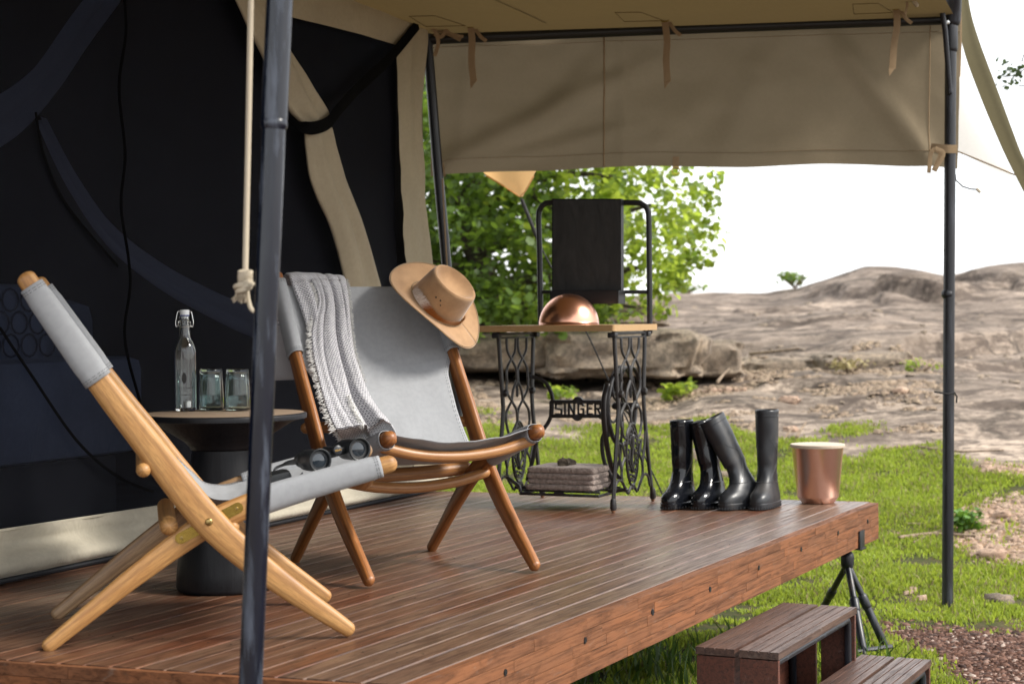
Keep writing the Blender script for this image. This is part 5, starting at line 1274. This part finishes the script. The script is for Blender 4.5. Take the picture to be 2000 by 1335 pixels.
for px, py, lb in ((413, 801, 'teal tinted tumbler standing right beside the bottle'), (464.5, 802, 'teal tinted tumbler half hidden by the foreground pole')):
    g_ = on_table(px, py + 1); g_.y += .035; g_.x = PY(px, py, g_.y).x
    gt = []
    for r_, z in ((.0, .003), (.034, .001), (.0378, .004), (.0375, .05), (.0355, .10), (.0335, .1235), (.0315, .1275), (.028, .1285), (.0, .128), (.0, .117), (.027, .117), (.0308, .112), (.0327, .09), (.0345, .05), (.0350, .012), (.031, .008), (0, .009)): gt.append((r_, z))
    m = MB(); m.lathe(gt, g_, 40)
    m.v = [(x + .0009 * math.cos(11 * math.atan2(y - g_.y, x - g_.x)) * (x - g_.x) / .035, y + .0009 * math.cos(11 * math.atan2(y - g_.y, x - g_.x)) * (y - g_.y) / .035, z) for x, y, z in m.v]
    o = m.build('tumbler', M['teal'], ang=60); tag(o, lb, 'glass', 'teal tumblers on the side table')
# ------------------------------------------------------------------ sewing machine table
F0 = V((.411, 7.182, 0)); E1 = V((.912, -.41, 0)).normalized(); E2 = V((.41, .912, 0)).normalized()
TT = PY(1200, 634, 7.17).z
def T(a_, s, z): return F0 + E1 * a_ + E2 * s + V((0, 0, z))        # a: along the width (0 = right frame), s: depth, z: height
sw = thing('sewing_table', 'old cast iron treadle sewing machine base with an oak top', 'table', T(-.27, .23, 0))
def rc(a0, a1, s0, s1, r, n=8):
    o_ = []
    for cx_, cy_, st_ in ((a1 - r, s0 + r, -90), (a1 - r, s1 - r, 0), (a0 + r, s1 - r, 90), (a0 + r, s0 + r, 180)):
        for k in range(n + 1): t_ = math.radians(st_ + 90 * k / n); o_.append((cx_ + r * math.cos(t_), cy_ + r * math.sin(t_)))
    return o_
m = MB(); tz0 = TT - .026; ol = rc(-.60, .018, -.03, .50, .012); m.prism([T(a_, s, tz0) for a_, s in ol], (0, 0, .0235)); m.prism([T(a_ * .998 - .0005, s * .998 + .0005, TT - .0025) for a_, s in ol], (0, 0, .0022)); m.build('table_top', M['oak'], sw, smooth=False)
def frame(a_):
    fr = thing  # noqa
    q = lambda s, z: T(a_, s, z)
    FZ = tz0 - .004
    m = MB()
    # outer uprights, slightly waisted, splaying to the feet
    f1 = [(.015, FZ), (.030, FZ - .12), (.052, FZ - .28), (.055, .40), (.038, .30), (.005, .14), (-.010, .03)]
    f2 = [(.385, FZ), (.375, FZ - .12), (.362, FZ - .28), (.375, .36), (.395, .27), (.43, .13), (.462, .035)]
    m.sweep(spline([q(*p) for p in f1], 30), [(.0115, .0075)] * 31, 8, up=tuple(E2), e=.7); m.sweep(spline([q(*p) for p in f2], 30), [(.0115, .0075)] * 31, 8, up=tuple(E2), e=.7)
    m.build('upright', M['iron'], sw)
    MB().box(q(.20, FZ - .006), (.012, .42, .012), Matrix((E1, E2, V((0, 0, 1)))).transposed(), .003).build('top_rail', M['iron'], sw); MB().box(q(.20, FZ - .022), (.008, .37, .008), Matrix((E1, E2, V((0, 0, 1)))).transposed(), .002).build('lower_rail', M['iron'], sw)
    for s in (.0, .40): MB().box(q(s, FZ - .012), (.035, .035, .022), Matrix((E1, E2, V((0, 0, 1)))).transposed(), .005).build('corner_bracket', M['iron'], sw)
    for s in (.03, .375): MB().lathe([(0, .012), (.013, .010), (.016, 0), (.016, -.01)], q(s + .03 * (1 if s < .2 else -1), FZ - .255) + E1 * .01, 14, Matrix((E2, V((0, 0, 1)), E1)).transposed()).build('boss', M['iron'], sw)
    # chain lattice: curves that touch and part again
    def X(s0, s1, zt, zb, bow, s0b=None, s1b=None): # pair of curves bowing apart from a touching point
        pass
    m = MB(); r = (.0068, .0055)
    def curve(pts): m.sweep(spline([q(*p) for p in pts], 16), [r] * 17, 6, up=tuple(E2))
    zt = FZ - .028; z1, z2, z3, z4, z5 = zt - .085, zt - .175, zt - .265, zt - .355, zt - .425
    A1, A2 = .145, .262
    def lens(c, za, zb, w0, w1=None):   # closed almond between za and zb
        curve([(c, za), (c - w0, (za + zb) / 2 + .01), (c, zb)]); curve([(c, za), (c + w0, (za + zb) / 2 + .01), (c, zb)])
    for c in (A1, A2):
        curve([(c - .048, zt), (c - .040, zt - .05), (c, z1)]); curve([(c + .048, zt), (c + .040, zt - .05), (c, z1)])
        curve([(c, z1), (c - .046, z1 - .04), (c - .050, z2 + .01), (c - .045, z2)]); curve([(c, z1), (c + .046, z1 - .04), (c + .055, z2 + .01), (c + .058, z2)])
    M_ = (A1 + A2) / 2
    lens(M_, z2 + .004, z3 + .02, .0)
    for c, l_ in ((M_, 1),):
        curve([(c, z2), (c - .042, z2 - .045), (A1, z3)]); curve([(c, z2), (c + .042, z2 - .045), (A2, z3)])
    curve([(A1 - .045, z2), (A1 - .052, z2 - .045), (A1, z3)]); curve([(A2 + .058, z2), (A2 + .052, z2 - .045), (A2, z3)])
    curve([(A1, z3), (A1 - .055, z3 - .045), (A1 - .058, z4)]); curve([(A1, z3), (A1 + .048, z3 - .04), (M_, z4)]); curve([(A2, z3), (A2 - .048, z3 - .04), (M_, z4)]); curve([(A2, z3), (A2 + .06, z3 - .045), (A2 + .072, z4)])
    curve([(A1 - .058, z4), (A1 - .03, z4 - .05), (A1 + .01, z5 + .01)]); curve([(M_, z4), (M_ - .045, z4 - .04), (A1 + .01, z5)]); curve([(M_, z4), (M_ + .045, z4 - .04), (A2 + .01, z5 + .01)]); curve([(A2 + .072, z4), (A2 + .05, z4 - .05), (A2 + .01, z5)])
    # oval medallion surround
    oc, ow, oh = M_ + .012, .070, .130; oz = .222
    for k in (1., .86): m.sweep([q(oc + ow * k * math.cos(j * .2618), oz + oh * k * math.sin(j * .2618)) for j in range(24)], (.0055 if k == 1. else .003, .006), 6, closed=True, up=tuple(E1))
    for sg in (-1, 1):
        curve([(oc + sg * .06, z5 - .01), (oc + sg * .105, .27), (oc + sg * .085, .215)]); curve([(oc + sg * .085, .215), (oc + sg * .12, .18), (oc + sg * .125, .13), (oc + sg * .10, .095)])
        curve([(oc + sg * .175, .30), (oc + sg * .15, .22), (oc + sg * .125, .16)]) if sg < 0 else curve([(oc + .165, .32), (oc + .15, .24), (oc + .12, .17)])
        curve([(oc + sg * .02, .088), (oc + sg * .055, .062), (oc + sg * .095, .095), (oc + sg * .14, .125), (oc + sg * .19, .115), (oc + sg * .215, .07)])
    curve([(oc - .02, .088), (oc, .078), (oc + .02, .088)])
    m.build('scroll_lattice', M['iron'], sw)
    m = MB()
    for k in range(26):
        t_ = k / 26 * 6.283; rr_ = .70 + .08 * (k % 2); c = q(oc + ow * rr_ * math.cos(t_), oz + oh * rr_ * math.sin(t_))
        m.lathe([(0, .006), (.005, .004), (.007, 0), (.005, -.004), (0, -.006)], c, 6, Matrix((E2, V((0, 0, 1)), E1)).transposed())
    m.sweep([q(oc, oz - .07), q(oc - .008, oz - .02), q(oc + .006, oz + .03), q(oc, oz + .075)], [.010, .007, .009, .012], 8)
    m.sweep(spline([q(oc - .028, oz + .02), q(oc - .035, oz - .03), q(oc, oz - .065), q(oc + .035, oz - .03), q(oc + .028, oz + .02)], 14), .005, 6)
    for sg in (-1, 1): m.sweep(spline([q(oc, oz + .02), q(oc + sg * .025, oz + .045), q(oc + sg * .015, oz + .075)], 8), .004, 6)
    m.build('medallion', M['iron'], sw)
    for s in (-.011, .467):
        MB().sweep([q(s, .05), q(s, .018)], [(.012, .011), (.014, .013)], 10, capn=2).build('foot', M['iron'], sw); MB().sweep([q(s, .016), q(s, .006)], .0085, 10).build('caster', M['rust'], sw)
M['rust'] = simple('rusty_caster', (.25, .12, .06), .7)
frame(0.); frame(-.52)
# SINGER cross brace, between the frames at mid depth
BS = .20
def B_(px, py, off=0.): return PLN(px, py, T(-.25, BS + off, 0), E2)
def bc(pts, r=(.009, .006), nm=None, n=18):
    mm.sweep(spline([B_(*p) for p in pts], n), [r] * (n + 1), 8, up=tuple(E2.cross(V((0, 0, 1)))), e=.8)
mm = MB()
for y0, y1, y2 in ((784, 784, 784), (812, 812, 812)):
    mm.sweep([B_(1078, y0), B_(1128, y1), B_(1180, y2)], [(.0085, .007)] * 3, 8, up=(0, 0, 1), e=.6)
mm.prism([B_(x, y, -.007) for x, y in ((1116, 783), (1122, 776), (1128, 774), (1134, 776), (1140, 783))], tuple(E2 * .014)); mm.prism([B_(x, y, -.007) for x, y in ((1116, 815), (1122, 820), (1127, 822), (1132, 820), (1137, 815))], tuple(E2 * .014))
mm.sweep([B_(1077, 784), B_(1077, 798), B_(1076, 812)], [(.010, .007)] * 3, 8, up=tuple(E1)); mm.sweep([B_(1179, 784), B_(1180, 798), B_(1180, 812)], [(.010, .007)] * 3, 8, up=tuple(E1))
mm.build('name_rail', M['iron'], sw)
for L_ in ([(1037, 735), (1052, 739), (1066, 747), (1076, 765), (1080, 782)], [(1078, 788), (1077, 808), (1070, 826), (1058, 842), (1048, 862), (1040, 900), (1030, 935)],
          [(1180, 784), (1192, 772), (1205, 740), (1212, 725)], [(1178, 812), (1186, 830), (1176, 860), (1180, 900), (1196, 935)], [(1170, 812), (1182, 822), (1188, 850)]):
    mm = MB(); bc(L_, (.009, .008)); mm.build('brace_arm', M['iron'], sw)
mm = MB()
def stroke(pts, w_=3.3):
    for a_, b_ in zip(pts[:-1], pts[1:]):
        d_ = V((b_[0] - a_[0], b_[1] - a_[1], 0)); l = d_.length; d_ /= l; n_ = V((-d_.y, d_.x, 0)) * w_ / 2; e_ = d_ * w_ * .35
        A = V((a_[0], a_[1], 0)) - e_; Bv = V((b_[0], b_[1], 0)) + e_
        mm.prism([B_(p.x, p.y, -.004) for p in (A + n_, A - n_, Bv - n_, Bv + n_)], tuple(E2 * .008))
t_, b_ = 788.5, 808; mdl = (t_ + b_) / 2
def L_(x0, x1, segs): 
    for s in segs: stroke([(lerp(x0, x1, a_), lerp(t_, b_, c_)) for a_, c_ in s])
L_(1085, 1096, [[(1, 0), (.0, 0), (0, .45), (1, .55), (1, 1), (0, 1)]])
stroke([(1103, t_ - 3), (1103, b_ + 3)], 3.2)
L_(1110.5, 1121, [[(0, 1.1), (0, -.1), (1, 1.1), (1, -.1)]])
L_(1129, 1139, [[(1, .15), (.7, 0), (0, 0), (0, 1), (1, 1), (1, .5), (.55, .5)]])
L_(1147, 1156, [[(1, 0), (0, 0), (0, 1), (1, 1)], [(0, .48), (.85, .48)]])
L_(1162, 1173, [[(0, 1.1), (0, 0), (.9, 0), (.95, .45), (0, .5)], [(.45, .5), (1, 1.1)]])
for x in (1085, 1096, 1122, 1130, 1147, 1156): pass
mm.build('lettering', M['iron'], sw, smooth=False)
# flywheel beside the right frame
wc = T(-.065, .27, .42); m = MB(); wr_ = .165
for r_, o_ in ((wr_, .010),): m.sweep([wc + E2 * (r_ * math.cos(k * .131)) + V((0, 0, r_ * math.sin(k * .131))) for k in range(48)], (.011, .010), 8, closed=True, up=tuple(E1))
for k in range(6):
    a_ = k * 1.047 + .3; dd_ = E2 * math.cos(a_) + V((0, 0, math.sin(a_))); tt_ = E2 * -math.sin(a_) + V((0, 0, math.cos(a_)))
    m.sweep(spline([wc + dd_ * .02, wc + dd_ * .08 + tt_ * .03, wc + dd_ * .12 + tt_ * .028, wc + dd_ * .158], 10), .0055, 6)
m.sweep([wc - E1 * .03, wc + E1 * .06], .016, 12); m.build('flywheel', M['iron'], sw)
m = MB(); gc = T(-.05, .24, .40)
m.sweep(spline([T(-.045, .05, .52), T(-.05, .02, .45), T(-.05, .03, .33), T(-.05, .10, .18), T(-.05, .2, .12)], 20), [(.012, .007)] * 21, 8, up=tuple(E1)); m.sweep(spline([T(-.03, .10, .56), T(-.03, .30, .585), T(-.03, .42, .50)], 14), [(.010, .006)] * 15, 8, up=tuple(E1)); m.build('wheel_guard', M['iron'], sw)
# treadle
m = MB(); tzv = .062
a0, a1, s0, s1 = -.425, -.075, .015, .27
for s in (s0, s1): m.sweep([T(a0, s, tzv), T((a0 + a1) / 2 - .03, s, tzv), T((a0 + a1) / 2, s, tzv + .006), T((a0 + a1) / 2 + .03, s, tzv), T(a1, s, tzv)], [(.006, .006)] * 2 + [(.012, .006)] + [(.006, .006)] * 2, 8, up=(0, 0, 1))
for a_ in (a0, a1): m.sweep([T(a_, s0, tzv), T(a_, s1, tzv)], .0065, 8)
for k in range(1, 9): a_ = lerp(a0, a1, k / 9); m.sweep([T(a_, s0, tzv + .012), T(a_, s1, tzv + .012)], .003, 6)
for k in (0, 1): s = s0 + .01 + k * (s1 - s0 - .02); m.sweep([T(a0, s, tzv + .014), T(a1, s, tzv + .014)], .005, 8)
m.sweep([T(-.50, .14, .075), T(a0, .14, .072)], .009, 8); m.sweep([T(a1, .14, .072), T(-.0, .14, .08)], .009, 8); m.sweep([T(a0, s0, tzv + .01), T(a0 - .02, s0 + .03, .09), T(-.51, .08, .12)], .008, 8)
m.sweep([T(a1 - .02, .2, .075), T(-.06, .23, .2), T(-.06, .26, .35)], .006, 8)
m.build('treadle', M['iron'], sw)
# towels on the treadle
tw0 = V((0, 0, 0)); zc = tzv + .0185
for i in range(4):
    th = .0235 if i < 3 else .026; hx = .150 + rnd.uniform(-.003, .003); hy = .125 + rnd.uniform(-.003, .003); a_c, s_c = -.252 + rnd.uniform(-.003, .003), .140 + rnd.uniform(-.003, .003)
    G = []; n = 40
    rr_ = []
    for k in range(9):
        ph = -math.pi / 2 + math.pi * k / 8; ins_ = (th / 2) * (1 - math.cos(ph)); z = th / 2 * math.sin(ph)
        rr_.append((ins_ * .8, z))
    m = MB(); vs = []; fs = []
    ol0 = rc(-hx, hx, -hy, hy, .016, 5); nn_ = len(ol0)
    seq = [(hx * .95, -th / 2), (hx * .5, -th / 2)][:0]
    for k_, (ins_, z) in enumerate(rr_):
        for (x, y) in ol0:
            k1 = 1 - ins_ / hx; k2 = 1 - ins_ / hy; f = .0025 * nz(x * 30, y * 30, z * 60 + i)
            vs.append(T(a_c + x * k1 + f, s_c + y * k2 + f, zc + th / 2 + z + .0025 * nz(x * 12, y * 12, i * 3.)))
    fs = [(a * nn_ + b, a * nn_ + (b + 1) % nn_, (a + 1) * nn_ + (b + 1) % nn_, (a + 1) * nn_ + b) for a in range(8) for b in range(nn_)]
    m.add(vs, fs)
    for a, kk in ((8, 1), (0, -1)):
        top_ = []; R_ = 7
        for r_ in range(1, R_ + 1):
            k3 = 1 - r_ / R_ * .98
            for (x, y) in ol0: top_.append(T(a_c + x * (1 - rr_[a][0] / hx) * k3, s_c + y * (1 - rr_[a][0] / hy) * k3, zc + th / 2 + rr_[a][1] + (.0035 * nz(x * k3 * 14 + 3, y * k3 * 14, i * 3.) + .004 * (1 - k3)) * (1 if kk > 0 else 0)))
        b0_ = len(m.v); ring0 = [a * nn_ + b for b in range(nn_)]
        m.v += [tuple(v) for v in top_]; prev = ring0
        for r_ in range(R_):
            cur = [b0_ + r_ * nn_ + b for b in range(nn_)]
            for b in range(nn_): m.f.append([prev[b], prev[(b + 1) % nn_], cur[(b + 1) % nn_], cur[b]]); m.uv.append(None); m.m.append(0)
            prev = cur
        m.f.append(prev); m.uv.append(None); m.m.append(0)
    o = m.build('towel', M['towel'], ang=180); tag(o, ('bottom towel of the folded brown stack on the treadle', 'second towel from the bottom of the brown stack', 'third towel up in the brown stack on the treadle', 'topmost brown towel, with the small stone lying on it')[i], 'towel', 'folded brown towels on the treadle'); zc += th - .001
o = blob('rock', T(-.26, .12, zc + .014), (.040, .026, .020), .6, 44, M['bark'], .9, .3, 14, 8, 3.); tag(o, 'small rough brown stone lying on the stack of towels', 'rock')
# upturned copper bowl
bc_ = T(-.283, .22, TT); R_ = .128; pr_ = [(R_, 0)]
for k in range(1, 15): t_ = math.pi / 2 * k / 14; pr_.append((R_ * math.cos(t_) if k < 14 else 0, .132 * math.sin(t_)))
tag(MB().lathe([(R_ - .004, 0), (R_ + .001, 0), (R_ + .001, .003)] + pr_, bc_, 64).build('copper_bowl', M['copper'], ang=180), 'upturned polished copper bowl on the oak table top', 'bowl')
# mirror on its tubular frame
mf = thing('mirror_stand', 'black tubular frame with a dark square mirror behind the copper bowl', 'mirror', T(-.29, .47, TT))
ym = .495
def MP(px, py, off=0.): return PLN(px, py, T(0, ym + off, 0), E2)
m = MB(); lp = [(1056, 700), (1056, 632), (1054, 500), (1052, 425), (1055, 408), (1063, 399), (1076, 396), (1150, 395), (1240, 396), (1254, 399), (1264, 408), (1267, 425), (1268, 500), (1269, 632), (1269, 648)]
m.sweep(spline([MP(x, y) for x, y in lp[1:]], 90), .0125, 14, capn=2); m.build('tube_frame', M['black'], mf)
MB().sweep([MP(1055, 570), MP(1268, 570)], [(.0085, .004)] * 2, 8, up=(0, 0, 1), e=.3).build('cross_bar', M['black'], mf)
def bx4(x0, x1, y0, y1, o0, o1, nm, mt):
    p = [MP(x0, y0, o0), MP(x1, y0, o0), MP(x1, y1, o0), MP(x0, y1, o0)]; return MB().prism(p, tuple(E2 * (o1 - o0))).build(nm, M[mt], mf, smooth=False)
bx4(1078, 1213, 388, 568, -.045, -.012, 'mirror_box', 'black'); 
o = MB().prism([MP(x, y, -.0465) for x, y in ((1080.5, 391), (1210.5, 391), (1210.5, 566), (1080.5, 566))], tuple(E2 * .002))
t = NT('painted_reflection'); v = t.coord('Object', (3, 3, 1)); n1 = t.noise(v, 4, 6, .6, 2.5)
t.set(Base_Color=t.mix(n1, (.012, .013, .014), (.065, .063, .06)), Roughness=.28); t.bump(t.noise(t.coord('Object', (6, 6, 1)), 2.2, 3), .12, .02)
M['mirror'] = t.m
o.build('mirror_glass', M['mirror'], mf, smooth=False)
bx4(1074, 1208, 567, 593, -.095, -.012, 'shelf_box', 'black')
for e_ in ((1080, 1213),): pass
# ------------------------------------------------------------------ rubber boots
def boot(pos, ang, H_, mat_, label, lean=(0, 0), shaft=.050, foot=1., top_tilt=0., squash=1.):
    t_ = thing('rubber_boot', label, 'boot', pos, 'rubber boots standing in a row on the deck edge')
    fx = V((math.cos(ang), math.sin(ang), 0)); fy = V((-math.sin(ang), math.cos(ang), 0)); N_ = 40
    # foot rings: z, toe reach, heel reach, half width, roundness
    R_ = [(.020, .190, .078, .0495), (.034, .193, .076, .0505), (.050, .190, .071, .050), (.064, .176, .069, .0475), (.076, .150, .067, .0445), (.088, .124, .066, .042), (.104, .100, .064, .040), (.122, .082, .061, .0385), (.145, .068, .057, .038), (.170, .061, .054, .0385)]
    rings = []
    def ring(c, tx, ty, toe, heel, hw, zfun=0):
        o_ = []
        for k in range(N_):
            a_ = 2 * math.pi * k / N_; ca_, sa_ = math.cos(a_), math.sin(a_)
            x = (toe if ca_ > 0 else heel) * math.copysign(abs(ca_) ** .9, ca_); wd__ = hw * (1 + (.12 * max(0, ca_) if toe > .15 else 0)); y = wd__ * math.copysign(abs(sa_) ** .82, sa_)
            o_.append(c + tx * x + ty * y)
        return o_
    up0 = V((0, 0, 1)); aim = (up0 + V((lean[0], lean[1], 0))).normalized()
    for z, toe, heel, hw in R_: 
        k = max(0, (z - .10)) ; off = V((lean[0], lean[1], 0)) * k
        rings.append(ring(pos + V((0, 0, z)) + off, fx * foot, fy, toe, heel, hw))
    base = pos + V((0, 0, .170)) + V((lean[0], lean[1], 0)) * .07; n_ = 16; Ls = H_ - .17
    tx = (fx - aim * fx.dot(aim)).normalized(); ty = aim.cross(tx)
    for i in range(1, n_ + 1):
        q = i / n_; c = base + aim * (Ls * q); rx = lerp(.058, shaft * 1.25, sstep(0, .6, q)) + .002 * math.sin(q * 9); ry = lerp(.039, shaft * .95 * squash, sstep(0, .7, q))
        tx2 = (tx + V((0, 0, 0))); rings.append(ring(c, tx2, ty, rx, rx, ry))
    c = base + aim * (Ls + .001)
    for kx, dz in ((1.035, -.012), (1.04, -.003), (1.03, .003), (.97, .004), (.95, 0), (.93, -.02), (.92, -.12)): rings.append(ring(c + aim * dz, tx, ty, shaft * 1.25 * kx, shaft * 1.25 * kx, shaft * .95 * squash * kx))
    vs = [p for r in rings for p in r]; nR = len(rings)
    fs = [(i * N_ + k, i * N_ + (k + 1) % N_, (i + 1) * N_ + (k + 1) % N_, (i + 1) * N_ + k) for i in range(nR - 1) for k in range(N_)] + [tuple(range(N_))[::-1], tuple((nR - 1) * N_ + k for k in range(N_))]
    MB().add(vs, fs).build('upper', mat_, t_, ang=75)
    m = MB(); so = [ring(pos + V((0, 0, z)), fx * foot, fy, .190 + e_, .078 + e_, .050 + e_) for z, e_ in ((.001, -.006), (.005, .001), (.020, .004), (.026, .004), (.029, .001))]
    vs = [p for r in so for p in r]; m.add(vs, [(i * N_ + k, i * N_ + (k + 1) % N_, (i + 1) * N_ + (k + 1) % N_, (i + 1) * N_ + k) for i in range(4) for k in range(N_)] + [tuple(range(N_))[::-1], tuple(4 * N_ + k for k in range(N_))])
    for k in range(N_):
        p = so[1][k]; m.box(p + V((0, 0, .004)), (.006, .006, .009), None)
    m.build('sole', mat_, t_, ang=40)
    m = MB()
    j = 5; m.sweep([rings[j + 1 + (2 if abs(k - N_ // 2) < 9 else 0)][k % N_].lerp(rings[j + 2][k % N_], .2) * 1. for k in range(0, N_)], .0014, 5, closed=True)
    for sg in (1, -1):
        pth = []
        for q in range(12):
            a_ = q / 11; i = int(lerp(6, 17, a_)); k = int(lerp(4, 11, math.sin(a_ * math.pi)) * 1) % N_; k = k if sg > 0 else (N_ - k) % N_
            pth.append(rings[i][k])
        m.sweep(spline(pth, 20), .0013, 5)
    m.sweep([p for p in ring(c + aim * -.022, tx, ty, shaft * 1.25 * 1.03, shaft * 1.25 * 1.03, shaft * .95 * squash * 1.03)], .0016, 5, closed=True)
    m.build('raised_seam', mat_, t_)
    return t_
def bpos(px, py): return P(px, py, 0)
boot(V((.712, 7.38, 0)), -2.10, .358, M['rubber_gloss'], 'glossy black rubber boot nearest the sewing table', (-.02, 0), .047, .9, 0, .95)
boot(V((.838, 7.37, 0)), -2.12, .358, M['rubber_gloss'], 'glossy black rubber boot with the leaning boot resting on it', (-.20, .02), .047, .9, 0, .95)
boot(V((.965, 7.33, 0)), -2.25, .392, M['rubber'], 'matt black rubber boot leaning over to the left', (-.50, .04), .050, .93)
boot(V((1.060, 7.34, 0)), -1.98, .400, M['rubber'], 'matt black rubber boot standing upright beside the copper bin', (.0, 0), .048, .93)
# ------------------------------------------------------------------ copper bin
cb = PY(1600, 984, 7.44); cb.z = 0; cb.y = 7.47
bn = thing('copper_bin', 'round brushed copper bin with a pale wooden lid at the deck corner', 'bin', cb)
MB().lathe([(0, .002), (.068, .002), (.070, .004), (.0865, .026), (.0875, .028), (.108, .232), (.1095, .236), (.104, .236)], cb, 72).build('body', M['copper2'], bn, ang=30)
t = NT('pale_lid'); v = t.coord('Object', (3, 40, 3)); g = t.noise(v, 3, 6); t.set(Base_Color=t.mix(g, (.50, .40, .30), (.66, .56, .45)), Roughness=.55)
ld = MB().lathe([(0, .236), (.1135, .236), (.1150, .238), (.1150, .249), (.1135, .2505), (.010, .2505), (.009, .2495), (0, .2495)], cb, 72).build('lid', t.m, bn, ang=40)
# little dropped leaf beside the pedestal
p0 = P(316, 1150, .004); m = MB(); m.add([p0, p0 + V((.02, .012, .006)), p0 + V((.045, .004, .002)), p0 + V((.02, -.012, .004))], [(0, 1, 2), (0, 2, 3)]); m.sweep([p0, p0 + V((-.02, .004, .002))], .0012, 5)
tag(m.build('dry_leaf', M['stick']), 'small curled dry leaf on the deck by the table foot', 'leaf')
